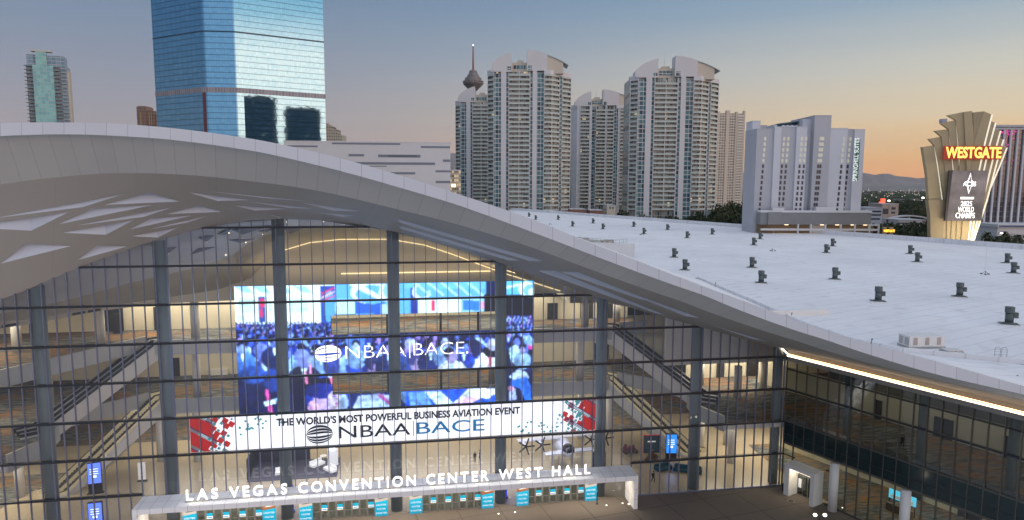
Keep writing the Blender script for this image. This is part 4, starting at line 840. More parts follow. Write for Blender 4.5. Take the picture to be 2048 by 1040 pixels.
# ---------------------------------------------------------------- things in the lobby
scr = mat('blue_screen', (.02, .05, .2), emit=(.10, .18, .95), estr=1.6); scr2 = mat('bright_blue_screen', (.02, .1, .3), emit=(.02, .25, .95), estr=1.3); scw = mat('screen_text', (1, 1, 1), emit=(.85, .95, 1), estr=1.5)
teal = mat('teal_upholstery', (.01, .10, .16), .7, noise=.2, nscale=3)
def kiosk(u, v, w, h, m_, label, rot=0, hs=1.0):
    t = hall_thing('information_kiosk', label, 'kiosk', u, v, .012, rot, 'lit information kiosks in the lobby')
    mb = MB(); mb.box(-w/2-.06, w/2+.06, -.18, .18, 0, h); mb.box(-w/2-.25, w/2+.25, -.4, .4, 0, .08); mb.build('cabinet', M['dark'], t)
    mb = MB(); mb.box(-w/2, w/2, -.2, -.182, hs, h-.1); s_ = mb.build('screen', m_, t)
    mb = MB()
    for z in (.45, .56, .67): mb.box(-w*.35, w*.3, -.208, -.202, hs+(h-hs)*z, hs+(h-hs)*(z+.03))
    mb.box(-w*.2, w*.15, -.208, -.202, hs+(h-hs)*.28, hs+(h-hs)*.38); mb.build('screen_text', scw, s_)
kiosk(-81.5, 13.4, 1.7, 4.8, scr, 'tall kiosk with a violet blue screen beside the left lit escalator', .2, 1.6)
kiosk(8.4, 11.9, 1.7, 4.6, scr2, 'tall kiosk with a bright blue screen at the foot of the right escalator', -.15, 1.3)
g_ = gz(196, 1052); kiosk(g_.x, 2.2, 1.6, 3.6, scr, 'short wide kiosk glowing blue directly behind the glass left of the canopy', .1, .6)
for u, lb in ((-21.6, 'narrow blue glowing pylon behind the doors, right of the middle of the canopy'), (-52.0, 'narrow blue glowing pylon behind the doors, left of the middle of the canopy')):
    t = hall_thing('light_pylon', lb, 'light pylon', u, 2.6, .012, 0, 'blue glowing pylons behind the doors'); mb = MB(); mb.cyl(0, 0, 0, .15, .75); mb.build('base', M['dark'], t); mb = MB(); mb.cyl(0, 0, .15, 4.0, .6, n=20); mb.build('shaft', mat('blue_glow', (.01, .02, .3), emit=(.02, .05, .9), estr=.9) if 'bg' not in M else M['bg'], t, True); M['bg'] = bpy.data.materials['blue_glow']
    area('blue_lamp', wld(u, 1.5, 3.5), 1.2, 1.2, 60, (.1, .2, 1))
def sofa(u, v, rot, w, label):
    t = hall_thing('lounge_sofa', label, 'sofa', u, v, .012, rot, 'teal lounge sofas in the lobby'); mb = MB(); mb.box(-w/2, w/2, -.55, .55, .1, .5); mb.build('seat', teal, t)
    mb = MB(); mb.box(-w/2, w/2, .35, .6, .5, 1.0); mb.build('backrest', teal, t)
    for s in (-1, 1):
        mb = MB(); mb.box(s*w/2-.12, s*w/2+.12, -.55, .6, .1, .75); mb.build('armrest', teal, t)
sofa(5.6, 8.3, .25, 2.6, 'short teal sofa near the walking person in the lobby'); sofa(9.2, 6.9, -.5, 4.2, 'long teal sofa to the right of the short one, near the round column')
t = hall_thing('notice_board', 'dark teal notice panel with a red edge left of the blue kiosk', 'notice board', 6.2, 15.2, .012, -.1); mb = MB(); mb.box(-1.4, 1.4, -.05, .05, .1, 3.2); mb.build('panel', mat('teal_panel', (.03, .09, .13), .6), t); mb = MB(); mb.box(-1.46, -1.4, -.06, .06, 0, 3.2); mb.box(-1.4, 1.4, -.06, .06, 3.2, 3.3); mb.build('edge', pr['r'], t); mb = MB(); mb.box(-.7, .7, -.056, -.052, 2.0, 2.25); mb.build('heading', white_, t)
t = hall_thing('notice_stand', 'white notice stand with two black dots left of the banner', 'notice board', -76.2, 16.8, .012); mb = MB(); mb.box(-.55, .55, -.04, .04, .25, 3.0); mb.build('panel', white_, t); mb = MB(); mb.box(-.7, .7, -.25, .25, 0, .1); mb.box(-.05, .05, -.04, .04, .1, .25); mb.build('foot', M['dark'], t)
mb = MB(); mb.ball((0, -.05, 1.25), .16, .02, .16); mb.ball((0, -.05, .75), .16, .02, .16); mb.build('symbol', M['dark'], t)
t = hall_thing('easel_sign', 'white sign on an easel behind the right end of the banner', 'sign', -1.2, 25, .012, -.2); mb = MB(); mb.obox((0, 0, 1.3), Vector((.9, 0, 0)), Vector((0, .03, .01)), Vector((0, .2, 1.1))); mb.build('board', white_, t); mb = MB(); mb.tube((.8, .2, 0), (.5, .3, 2.6), .04); mb.tube((-.8, .2, 0), (-.5, .3, 2.6), .04); mb.tube((0, 1.1, 0), (0, .35, 2.6), .04); mb.build('leg', M['dark'], t)
# display carts
def cart(u, v, lab, c1, seed):
    r = random.Random(seed); t = hall_thing('display_cart', lab, 'display', u, v, .012, r.random()); mb = MB(); mb.box(-1.3, 1.3, -.8, .8, .25, .5); mb.build('platform', mat('cart_platform', (.10, .08, .07), .6), t)
    for x in (-1, 1):
        for y in (-.7, .7):
            mb = MB(); mb.tube((x, y-.08, .22), (x, y+.08, .22), .22, 12); mb.build('wheel', M['dark'], t)
    mb = MB()
    for _ in range(7): x, y = r.uniform(-1, 1), r.uniform(-.5, .5); h = r.uniform(.3, 1.0); mb.ball((x, y, .5+h/2), .28, .25, h/2)
    mb.build('goods', c1, t)
    mb = MB(); mb.tube((-1.2, 0, .5), (-1.2, 0, 1.9), .04); mb.tube((-1.2, 0, 1.9), (.9, 0, 1.5), .04); mb.build('frame', M['steel'], t)
cart(2.6, 16.2, 'low display cart loaded with dark pink goods beyond the canopy end', mat('pink_goods', (.20, .05, .09), .6), 1); cart(5.2, 12.4, 'low display cart loaded with brown goods left of the teal sofas', mat('brown_goods', (.16, .08, .04), .6), 2)
for (x, y, z, w_, h_, lb, m_) in ((236, 668, 20.4, 1.3, 3.6, 'tall black totem on the third floor above the left dark escalator', M['dark']), (381, 655, 20.4, 1.0, 2.4, 'grey display totem on the third floor left of the video wall', M['column'])):
    g_ = gz(x, y, z); t = hall_thing('totem', lb, 'totem', g_.x, g_.y, z+.01); mb = MB(); mb.box(-w_/2, w_/2, -.15, .15, .06, h_); mb.build('panel', m_, t); mb = MB(); mb.box(-w_/2-.1, w_/2+.1, -.3, .3, 0, .06); mb.build('base', M['steel'], t)
g_ = gz(437, 752, 10.28); t = hall_thing('exhibit_stand', 'small red and white exhibit stand on the second floor left of the video wall', 'stand', g_.x, g_.y+1, 10.3); mb = MB(); mb.box(-1.5, 1.5, -.5, .5, 0, 1.1); mb.build('counter', M['white'], t); mb = MB(); mb.box(-1.5, 1.5, .4, .5, 1.1, 2.0); mb.build('sign', pr['r'], t)
# electric aircraft on show
pw = mat('white_gloss_paint', (.74, .78, .90), .25, spec=.6)
t = hall_thing('exhibit_aircraft', 'white electric aircraft with several black propellers parked below the right part of the banner', 'aircraft', -9.5, 15.5, .012, .12); t.scale = (1.2, 1.2, 1.2)
mb = MB(); mb.ball((0, 0, 1.9), 1.1, 3.6, 1.15, 20, 12); mb.tube((0, 3, 2.1), (0, 7, 2.6), .4, 12, .15); mb.build('fuselage', pw, t, True)
mb = MB(); mb.ball((0, -2.3, 2.2), .85, 1.2, .75, 16, 8); mb.build('canopy', mat('dark_canopy', (.03, .03, .04), .1), t, True)
for y, z, L_ in ((.3, 3.0, 6.5), (-2.6, 1.9, 3.5)):
    mb = MB(); mb.ext([(-L_, y-.5, z), (L_, y-.5, z), (L_, y+.45, z+.03), (0, y+.7, z+.03), (-L_, y+.45, z+.03)], (0, 0, .14)); mb.build('aerofoil', pw, t)
for x in (-5.9, -3.6, 3.6, 5.9):
    mb = MB(); mb.tube((x, -1.4, 2.95), (x, 2.6, 2.95), .2, 10, .12); mb.build('boom', pw, t, True)
    for y in (-1.4,):
        mb = MB(); mb.ball((x, y-.1, 2.95), .2, .3, .2)
        for a in range(5): q = Vector((math.cos(a*1.257), 0, math.sin(a*1.257))); mb.obox(Vector((x, y-.3, 2.95))+q*.62, q*.58, Vector((0, .02, 0)), Vector((0, 1, 0)).cross(q)*.10)
        mb.build('propeller', M['dark'], t)
mb = MB()
for x in (-.8, .8): mb.tube((x, -1, 1.1), (x*1.3, -1, 0), .06); mb.tube((x, 1.2, 1.1), (x*1.3, 1.2, 0), .06); mb.tube((x*1.3, -2, .05), (x*1.3, 2, .05), .05)
mb.build('landing_gear', M['steel'], t)
# lounge booth
t = hall_thing('exhibit_booth', 'grey exhibition booth with a dark back wall left of the aircraft', 'booth', -53.5, 17, .012)
mb = MB(); mb.box(-6.6, 7, -3.2, 4.5, 0, .08); mb.build('platform', mat('booth_carpet', (.10, .10, .14), .9), t); mb = MB(); mb.box(-6.6, 2.0, 4.4, 4.6, .08, 3.6); mb.box(-6.7, -6.55, -2.5, 4.5, .08, 3.4); mb.build('back_wall', mat('booth_wall', (.055, .06, .085), .5), t); mb = MB(); mb.box(5.2, 6.8, 1.2, 1.5, .08, 4.2); mb.build('panel', white_, t); mb = MB(); mb.box(5.5, 6.4, 1.17, 1.19, 2.6, 3.4); mb.build('screen', scw, t)
def white_sofa(u, v, rot, lb):
    t = hall_thing('white_sofa', lb, 'sofa', u, v, .1, rot, 'white seats in the booth'); mb = MB(); mb.box(-1.2, 1.2, -.5, .5, .08, .45); mb.build('seat', white_, t); mb = MB(); mb.box(-1.2, 1.2, .38, .58, .45, .95); mb.build('backrest', white_, t)
white_sofa(-55, 16, .1, 'white sofa at the front of the grey booth, left of the tall column'); white_sofa(-50, 18.5, .8, 'white sofa turned sideways, right of the tall column'); white_sofa(-47.8, 16, -.9, 'white sofa by the white panel at the right end of the booth')
t = hall_thing('cafe_table', 'small round white table between the white sofas', 'table', -49.2, 20, .1); mb = MB(); mb.cyl(0, 0, 1.0, 1.06, .55); mb.build('tabletop', white_, t); mb = MB(); mb.cyl(0, 0, .04, 1.0, .05, n=8); mb.build('stem', M['steel'], t); mb = MB(); mb.cyl(0, 0, 0, .04, .3); mb.build('foot', M['steel'], t)
t = hall_thing('black_display_tower', 'black display panel with a pale mark behind the right end of the canopy', 'display', -5.2, 8.5, .012); mb = MB(); mb.box(-1.1, 1.1, -.2, .2, 0, 3.6); mb.build('panel', M['dark'], t); mb = MB(); mb.ball((.3, -.21, 2.6), .2, .02, .35); mb.build('mark', scw, t)
# people
def person(u, v, z, label, top, legs, face=0, stride=.25, bag=False, hallf=True):
    o = thing('person', label, 'person', wld(u, v, z), TH+face, 'people in the lobby'); skin = mat('skin', (.42, .26, .18), .6) if 'skin' not in M else M['skin']; M['skin'] = skin
    V = [(0, 0, .95), (0, 0, 1.2), (0, -.02, 1.42), (0, -.02, 1.52), (0, -.04, 1.66), (.1, 0, .9), (.11, -stride*.5, .5), (.11, -stride*.4+.02, .08), (.11, -stride*.4-.14, .04), (-.1, 0, .9), (-.11, stride*.3, .5), (-.11, stride*.9, .1), (-.11, stride*.9-.13, .05), (.19, 0, 1.40), (.25, .06, 1.12), (.24, -.06, .88), (-.19, 0, 1.40), (-.25, .06, 1.12), (-.24, -.08, .88)]
    E = [(0, 1), (1, 2), (2, 3), (3, 4), (0, 5), (5, 6), (6, 7), (7, 8), (0, 9), (9, 10), (10, 11), (11, 12), (2, 13), (13, 14), (14, 15), (2, 16), (16, 17), (17, 18)]
    R = [.15, .15, .15, .06, .105, .10, .075, .05, .045, .10, .075, .05, .045, .065, .05, .045, .065, .05, .045]
    me = bpy.data.meshes.new('person'); me.from_pydata(V, E, []); b = bpy.data.objects.new('body', me); COL.objects.link(b); b.parent = o
    sk = b.modifiers.new('skin', 'SKIN'); me.skin_vertices.new() if not me.skin_vertices else None
    for i, r in enumerate(R): me.skin_vertices[0].data[i].radius = (r, r*.8 if i in (0, 1, 2) else r)
    me.skin_vertices[0].data[0].use_root = True
    ss = b.modifiers.new('sub', 'SUBSURF'); ss.levels = ss.render_levels = 1
    bpy.context.view_layer.update(); ev = b.evaluated_get(bpy.context.evaluated_depsgraph_get()); m2 = bpy.data.meshes.new_from_object(ev); b.modifiers.clear(); b.data = m2
    m2.materials.clear()
    for m_ in (skin, top, legs, M['dark']): m2.materials.append(m_)
    for p in m2.polygons:
        z_ = p.center.z; p.material_index = 3 if z_ < .1 else 2 if z_ < .98 and abs(p.center.x) < .2 else 0 if z_ > 1.47 or (z_ < .95 and abs(p.center.x) >= .2) else 1
        p.use_smooth = True
    mb = MB(); mb.ball((0, .0, 1.70), .105, .115, .1); mb.build('hair', M['dark'], o, True)
    if bag: mb = MB(); mb.ball((0, .2, 1.2), .17, .12, .25); mb.build('backpack', M['dark'], o, True)
navy = mat('navy_cloth', (.02, .025, .05), .8); gcl = mat('grey_cloth', (.08, .08, .09), .8); wcl = mat('pale_cloth', (.4, .4, .42), .8)
person(2.3, 4.1, .012, 'person in dark clothes with a backpack walking behind the glass right of the canopy', navy, navy, .5, .35, True)
person(-24.3, 16.2, .012, 'person in dark clothes standing left of the aircraft', navy, gcl, 0, .1); person(-23.4, 16.8, .012, 'person in grey top standing close beside another, left of the aircraft', gcl, navy, 1.2, .1)
g_ = gz(1247, 715, 10.3); person(g_.x, g_.y, 10.3, 'person in dark clothes on the second floor carpet left of the right escalators', gcl, navy, 0, .1)
g_ = win(1783, 868) if False else wing(15.2, 5); person(g_.x, g_.y, 10.3, 'person in dark clothes on the upper floor of the wing', navy, navy, 0, .2)
# ---------------------------------------------------------------- plaza things
pt = thing('entrance_portal', 'white framed entrance portal with a lit soffit at the foot of the glass wing', 'entrance portal', wld(*wing(4.75, 0)), TH+ang)
mb = MB()
for a, b in ((-2.6, -1.75), (1.75, 2.35)): mb.box(a, b, -2.3, -.12, 0, 4.3)
mb.build('pier', M['wcol'], pt); mb = MB(); mb.box(-2.6, 2.35, -2.3, -.12, 4.3, 4.9); mb.build('lintel', M['white'], pt); mb = MB(); mb.box(-1.7, 1.7, -2.2, -2.0, 4.22, 4.298); mb.build('light_strip', M['led_white'], pt)
area('portal_lamp', (0, -1.4, 4.15), 3, .8, 90, (1, .85, .6), pt)
for i in range(4):
    x = -1.7+.85*i; mb = MB(); mb.box(x+.04, x+.81, -.26, -.24, .1, 3.0, 0); mb.box(x, x+.05, -.3, -.2, 0, 3.05, 1); mb.box(x+.8, x+.85, -.3, -.2, 0, 3.05, 1); mb.box(x+.05, x+.8, -.3, -.2, 0, .1, 1); mb.box(x+.05, x+.8, -.3, -.2, 3.0, 3.05, 1); mb.build('door', [M['glassw'], stile], pt)
for x in (-1.3, 1.25): mb = MB(); mb.box(x-.25, x+.25, -.33, -.31, 1.1, 2.5); mb.build('poster', white_, pt)
tl = mat('blue_counter_light', (.1, .5, .7), emit=(.1, .6, .9), estr=1.3)
p = wing(14.6, 6.5); t = thing('registration_counter', 'counter under a bright blue lit panel on the ground floor of the wing', 'counter', wld(p.x, p.y, .03), TH+ang); mb = MB(); mb.box(-1.8, 1.8, -.3, .3, 0, 1.1); mb.build('desk', mat('counter_wood', (.2, .15, .1), .6), t); mb = MB(); mb.box(-1.9, 1.9, .5, .62, 1.6, 2.9); mb.build('panel', tl, t)
for x in (-1.8, 1.8): mb = MB(); mb.box(x-.06, x+.06, .52, .6, 0, 1.6); mb.build('post', M['dark'], t)
mb = MB(); mb.box(-1.6, 1.6, .46, .49, 1.75, 2.2); mb.build('notice', white_, t)
def lamp_post(at):
    t = thing('plaza_lamp', 'dark plaza lamp post with two glowing globes in front of the wing', 'lamp post', at); mb = MB(); mb.cyl(0, 0, 0, 4.6, .07, n=10); mb.cyl(0, 0, 0, .3, .16, n=10); mb.tube((-.6, 0, 4.6), (.6, 0, 4.6), .04); mb.build('post', M['dark'], t)
    for x in (-.62, .62): mb = MB(); mb.ball((x, 0, 4.75), .24, .24, .2, 14, 10); mb.build('globe', mat('globe_glow', (1, .95, .8), emit=(1, .9, .7), estr=4) if 'gg' not in M else M['gg'], t, True); M['gg'] = bpy.data.materials['globe_glow']
q = atZ(1640, 1030, 4.75); lamp_post((q.x, q.y, 0))
GLp = [((997, 1028), 'in front of the middle doors, left one of a pair'), ((1030, 1025), 'in front of the middle doors, right one of a pair'), ((1213, 1011), 'in front of the canopy end, left one of a pair'), ((1245, 1007), 'beside the inside of the canopy end wall'), ((1657, 1004), 'beside the first white column of the wing'), ((1685, 1016), 'right of the first white column of the wing'), ((1205, 985), 'by the glass under the canopy end')]
for (x, y), d in GLp:
    q = atZ(x, y, 0); t = thing('ground_light', 'small round lit ground light '+d, 'ground light', (q.x, q.y, 0), 0, 'lit ground lights in the plaza'); mb = MB(); mb.cyl(0, 0, 0, .04, .16, n=12); mb.build('rim', M['steel'], t); mb = MB(); mb.cyl(0, 0, .042, .055, .11, n=12); mb.build('lens', M['gg'], t)
q = atZ(1582, 1002, 0); t = thing('manhole_cover', 'dark round cover set in the brown paving in front of the wing entrance', 'manhole cover', (q.x, q.y, 0)); mb = MB(); mb.cyl(0, 0, 0, .012, .42, n=20); mb.build('lid', mat('rusty_iron', (.05, .035, .03), .7), t); mb = MB(); mb.cyl(0, 0, 0, .006, .5, n=20); mb.build('rim', M['steel'], t)
q = atZ(1194, 1008, 0); t = thing('bollard', 'thin dark post standing right of the last blue door banner', 'bollard', (q.x, q.y, 0)); mb = MB(); mb.cyl(0, 0, 0, 1.7, .07, n=10); mb.build('post', M['dark'], t); mb = MB(); mb.cyl(0, 0, 0, .05, .18, n=10); mb.build('base', M['dark'], t)
q = wing(1.4, -1.1); t = thing('litter_bin', 'dark litter bin left of the white portal pier', 'bin', wld(q.x, q.y, 0)); mb = MB(); mb.cyl(0, 0, 0, 1.0, .32, n=14); mb.build('drum', M['dark'], t); mb = MB(); mb.cyl(0, 0, 1.0, 1.2, .34, .15, n=14); mb.build('lid', M['trans'], t)
# ---------------------------------------------------------------- roof equipment
vg = mat('dark_green_grey_metal', (.10, .122, .122), .5, .2, noise=.12, nscale=1.5); RZf = 23.5
ref_ = thing('roof_vent', 'x', 'roof vent', (0, 0, RZf), 0, 'ventilation stacks on the flat roof'); ref_.scale = (.87, .87, .84)
mb = MB(); mb.cyl(0, 0, .3, .55, 1.15, .72, n=20); mb.cyl(0, 0, .55, 2.45, .68, n=20); mb.build('stack', vg, ref_, True)
mb = MB(); mb.cyl(0, 0, 2.45, 3.55, .80, n=20, caps=False); mb.cyl(0, 0, 2.47, 3.54, .72, n=20, caps=True); mb.build('hood', vg, ref_, True)
mb = MB(); mb.box(.62, 1.35, -.4, .4, 1.45, 2.5); mb.box(.6, .72, -.12, .12, .6, 1.5); mb.build('motor_box', vg, ref_)
mb = MB(); mb.box(-1.5, 1.5, -1.2, 1.2, .2, .3); mb.build('base_plate', vg, ref_); mb = MB(); mb.box(-1.6, 1.6, -1.3, 1.3, .004, .2); mb.build('kerb', M['white'], ref_)
VN = [((113, 68), 'far end of the roof, left of two behind the rail'), ((139, 80), 'far end of the roof, small low one at the edge'), ((227, 80), 'far end, third from the left'), ((283, 106), 'left of the railing, just beyond it'), ((363, 94), 'beyond the railed well, on its far left'), ((402, 117), 'directly beyond the railed well'), ((522, 108), 'beyond the well, by the far parapet'), ((562, 136), 'beside the left thin mast'), ((654, 120), 'near the far parapet, in line with the second tower'), ((731, 152), 'in line with the right edge of the second tower'), ((829, 138), 'below the last slim tower'), ((991, 180), 'below the grey hotel, nearer of a close pair'), ((1016, 156), 'below the grey hotel, farther of a close pair'), ((680, 228), 'right of the white corrugated screen, farther one'), ((722, 278), 'right of the white corrugated screen, nearer one'), ((984, 268), 'middle of the roof, farther of two in line'), ((1020, 328), 'middle of the roof, nearer of two in line'), ((1274, 210), 'below the hotel podium, nearer of a close pair'), ((1299, 184), 'below the hotel podium, farther of a close pair'), ((1308, 314), 'middle of the roof, alone between the two rows'), ((1602, 214), 'left of the gold sign foot, farther of a pair'), ((1630, 246), 'left of the gold sign foot, nearer of a pair'), ((1477, 400), 'large near one, above the white air unit to its left'), ((1795, 382), 'large near one, second from the right edge'), ((1981, 250), 'at the right edge, farther of a pair'), ((2006, 290), 'at the right edge, nearer of a pair'), ((1988, 490), 'largest and nearest of all, above the hooped ladder')]
for i, ((x, y), d) in enumerate(VN):
    p = atZ(1000+x/1.954, 400+y/1.954-1.2, RZf); lb = 'dark green roof vent stack, '+d
    if i == 0: ref_.location = (p.x, p.y, RZf); ref_.rotation_euler = (0, 0, -.2); ref_['label'] = lb
    else: copytree(ref_, (p.x, p.y, RZf), -.2-.1*(i % 3), lb)
# roof well with rail, pipes and corrugated screen
q0 = atZ(1268, 515, RZf); q1 = atZ(1222, 470+18, RZf); 
sc2 = thing('corrugated_screen', 'white corrugated screen wall around the roof well', 'screen wall', (q0.x, q0.y, RZf), rad(155)); mb = MB()
for i in range(40): mb.box(i*.7, i*.7+.45, -.06, .06, .004, 4.3); mb.box(i*.7+.45, i*.7+.7, .0, .05, .004, 4.25)
mb.build('sheet', M['white'], sc2); mb = MB(); mb.box(-.25, 0, -.15, .15, .004, 4.5); mb.build('post', M['white'], sc2)
q = atZ(1224, 493, RZf); rl = thing('guard_rail', 'thin grey guard rail around the roof well', 'railing', (q.x, q.y, RZf), rad(128)); mb = MB()
for i in range(27): mb.tube((i*2, 0, .004), (i*2, 0, 2.4), .07, 5); 
for i in range(5): mb.tube((0, -i*2, .004), (0, -i*2, 2.4), .07, 5)
mb.build('post', M['steel'], rl); mb = MB()
for z in (1.2, 2.4): mb.tube((0, 0, z), (52, 0, z), .06, 5); mb.tube((0, 0, z), (0, -8, z), .06, 5)
mb.build('rail', M['steel'], rl)
q = atZ(1205, 488, RZf); pp = thing('pipe_rack', 'rack of pale pipes and ducts inside the roof well', 'pipes', (q.x, q.y, RZf), rad(128)); mb = MB(); r = random.Random(4)
for i in range(9): y = 1+i*.7; mb.tube((-8, y, .6+r.random()), (28, y, .6+r.random()), .25, 8)
mb.build('pipe', mat('pale_pipe', (.55, .53, .45), .5), pp); mb = MB()
for i in range(8): mb.box(-7+4.5*i, -6+4.5*i, 1, 7, .004, 1.0+r.random()*1.5)
mb.build('duct', mat('grey_duct', (.3, .29, .28), .6), pp)
def unit(x, y, w, d, h, label, name='air_unit', rot=-.9):
    q = atZ(x, y, RZf); t = thing(name, label, 'air unit', (q.x, q.y, RZf), rot); mb = MB(); mb.box(-w/2, w/2, -d/2, d/2, .25, h); mb.build('casing', M['white'], t); mb = MB(); mb.box(-w/2-.1, w/2+.1, -d/2-.1, d/2+.1, .004, .25); mb.build('kerb', M['steel'], t)
    mb = MB()
    for i in range(3): a = -w/2+(i+.5)*w/3; mb.box(a-.3, a+.3, -d/2-.02, -d/2-.004, .5, h-.15)
    for i in range(2): a = -d/2+(i+.5)*d/2; mb.box(-w/2-.02, -w/2-.004, a-.45, a+.45, .45, h-.2)
    mb.build('louvre', M['steel'], t); mb = MB()
    for i in range(6): mb.box(-w/2+(i+.2)*w/6, -w/2+(i+.3)*w/6, -d/2, d/2, h+.002, h+.05)
    mb.build('roof_rib', M['white'], t)
unit(1842, 693, 5.2, 2.4, 1.7, 'large white louvred air unit beside the roof curb', rot=.08); unit(1903, 706, 2.2, 1.6, .5, 'low white hatch right of the large air unit', 'roof_hatch', .05)
q = atZ(2001, 714, RZf); t = thing('ladder_hoop', 'pair of grey hooped ladder rails at the right edge of the roof', 'ladder', (q.x, q.y, RZf), -.3); mb = MB()
for cx in (-.38, .38):
    pts = [(cx-.32, 0, 0), (cx-.32, 0, 1.0)]+[(cx-.32*math.cos(a), 0, 1.0+.32*math.sin(a)) for a in (.5, 1.0, 1.57, 2.1, 2.6)]+[(cx+.32, 0, 1.0), (cx+.32, 0, 0)]
    for a, b in zip(pts, pts[1:]): mb.tube(a, b, .035, 6)
mb.build('hoop', M['steel'], t); mb = MB()
for cx in (-.38, .38):
    for z in (.35, .7, 1.0): mb.tube((cx-.32, 0, z), (cx+.32, 0, z), .025, 6)
mb.build('rung', M['steel'], t)
for (x, y, h), d in zip(((1545, 502, 7), (1970, 549, 8), (1100, 449, 12), (1283, 470, 10)), ('below the grey hotel', 'below the gold sign', 'at the far left of the roof', 'beyond the railed well')):
    q = atZ(x, y, RZf); t = thing('roof_mast', 'thin white mast '+d, 'mast', (q.x, q.y, RZf), 0, 'thin masts on the flat roof'); mb = MB(); mb.cyl(0, 0, 0, h, .07, .04, n=8); mb.build('pole', M['white'], t); mb = MB()
    for a in (0, 2.1, 4.2): mb.tube((0, 0, .9), (math.cos(a)*.9, math.sin(a)*.9, .05), .05, 6); mb.box(math.cos(a)*.9-.2, math.cos(a)*.9+.2, math.sin(a)*.9-.2, math.sin(a)*.9+.2, .004, .25)
    mb.build('brace', M['dark'], t)
for x, y in ((1742, 679), (1905, 727), (2032, 753), (1582, 627), (1430, 566), (1310, 535)):
    q = atZ(x, y, 24.2); t = thing('edge_light', 'small dark spike light on the white roof edge at '+{1742: 'the end of the kerb', 1905: 'the hatch', 2032: 'the far right', 1582: 'the middle vents', 1430: 'the near vents', 1310: 'the corrugated screen'}[x], 'edge light', (q.x, q.y, 23.3), 0, 'spike lights along the roof edge'); mb = MB(); mb.tube((0, 0, 0), (.12, 0, .8), .04, 6); mb.build('stem', M['dark'], t); mb = MB(); mb.tube((.12, 0, .8), (.18, 0, 1.05), .09, 8); mb.build('head', M['dark'], t)
# ================================================================== ground, hills, city
RG = random.Random(21)
def hz(x): return 370+.0035*(x-1024)                   # horizon row in the photo
def at(x, y, Y): return atY(x, y, Y)
k = NT('desert_city_ground'); ob, o = k.xyz(); n1 = k.noise(ob, .0045, 8); n2 = k.noise(ob, .03, 6)
c_ = k.ramp(n1, [(.35, (.045, .055, .04)), (.5, (.10, .10, .085)), (.65, (.17, .155, .135))]); c_ = k.mix(.45, c_, k.ramp(n2, [(.4, (.03, .04, .03)), (.62, (.22, .20, .18))])); gm = k.done(c_, .9, spec=.1)
mb = MB(); mb.face([(-60000, -3000, -.6), (60000, -3000, -.6), (60000, 60000, -.6), (-60000, 60000, -.6)]); tag(mb.build('desert_ground', gm), kind='structure')
def hills(name, Y, pts, base, m, depth, seed):
    r = random.Random(seed); mb = MB(); xs = list(range(int(pts[0][0]), int(pts[-1][0]), 14)); R = [[], [], [], []]
    for x in xs:
        y = interp(x, pts)+r.uniform(-1.2, 1.2); p = at(x, y, Y); z = max(p.z, base+2)
        R[0].append(Vector((p.x*.86, Y-depth, base))); R[1].append(Vector((p.x*.94, Y-depth*.45, base+(z-base)*r.uniform(.28, .42)))); R[2].append(Vector((p.x, Y, z))); R[3].append(Vector((p.x*1.1, Y+depth, base)))
    for a, b in zip(R, R[1:]): mb.strip(a, b)
    tag(mb.build(name, m), kind='structure')
hm = mat('desert_mountain', (.20, .17, .16), .95, noise=.25, nscale=.002, spec=.05)
hills('mountain_ridge', 15500, [(560, 330), (700, 318), (850, 312), (905, 305), (960, 318), (1060, 340), (1300, 330), (1480, 345), (1600, 338), (1700, 341), (1722, 344), (1745, 350), (1768, 346), (1800, 353), (1850, 357), (1900, 356), (2000, 350), (2300, 345)], -5, hm, 3200, 3)
sl = mat('pale_valley_slope', (.20, .19, .17), .95, noise=.35, nscale=.004, spec=.05)
hills('valley_slope', 10500, [(860, 352), (1700, 369), (1850, 371), (2300, 372)], -2, sl, 4800, 5)
# ------------------------------------------------------------------ buildings
WC = (.60, .60, .62)
tw = mat('white_tower_wall', WC, .7, noise=.05, nscale=.05)
tw2 = mat('cream_tower_wall', (.55, .50, .42), .7, noise=.05, nscale=.05)
tg = [(.06, .14, .17), (.10, .20, .22), (.04, .09, .12), (.14, .26, .27), (.03, .05, .07), (.08, .17, .20)]
strip_m = winmat('blue_green_windows', 2.6, 3.4, .28, .5, (.58, .58, .57), tg, .12, .002, spec=.45)
door_m = winmat('balcony_doors', 1.7, 3.4, .3, .35, (.36, .33, .30), [(.05, .07, .07), (.24, .34, .32), (.15, .21, .20), (.38, .38, .35), (.06, .07, .07), (.22, .31, .30), (.28, .25, .22)], .2, .009, spec=.5)
slab_m = mat('balcony_slab', (.70, .685, .65), .7); rail_m = mat('balcony_rail_glass', (.42, .50, .475), .25)
def front(x, lim, rl):
    return (-rl-x) if x < -rl else (x-lim)*1.0 if x > lim else 0
def pathpts(xa, xb, lim, rl, off, n=5):
    xs = sorted(set([xa+(xb-xa)*i/n for i in range(n+1)]+[x for x in (lim, -rl) if xa < x < xb])); return [(x, front(x, lim, rl)+off) for x in xs]
def wallstrip(mb, xa, xb, z0, z1, lim, rl, off, dep=3, mi=0):
    a = pathpts(xa, xb, lim, rl, off); b = [(x, y+dep) for x, y in a[::-1]]; mb.ext([(x, y, z0) for x, y in a+b], (0, 0, z1-z0), mi)
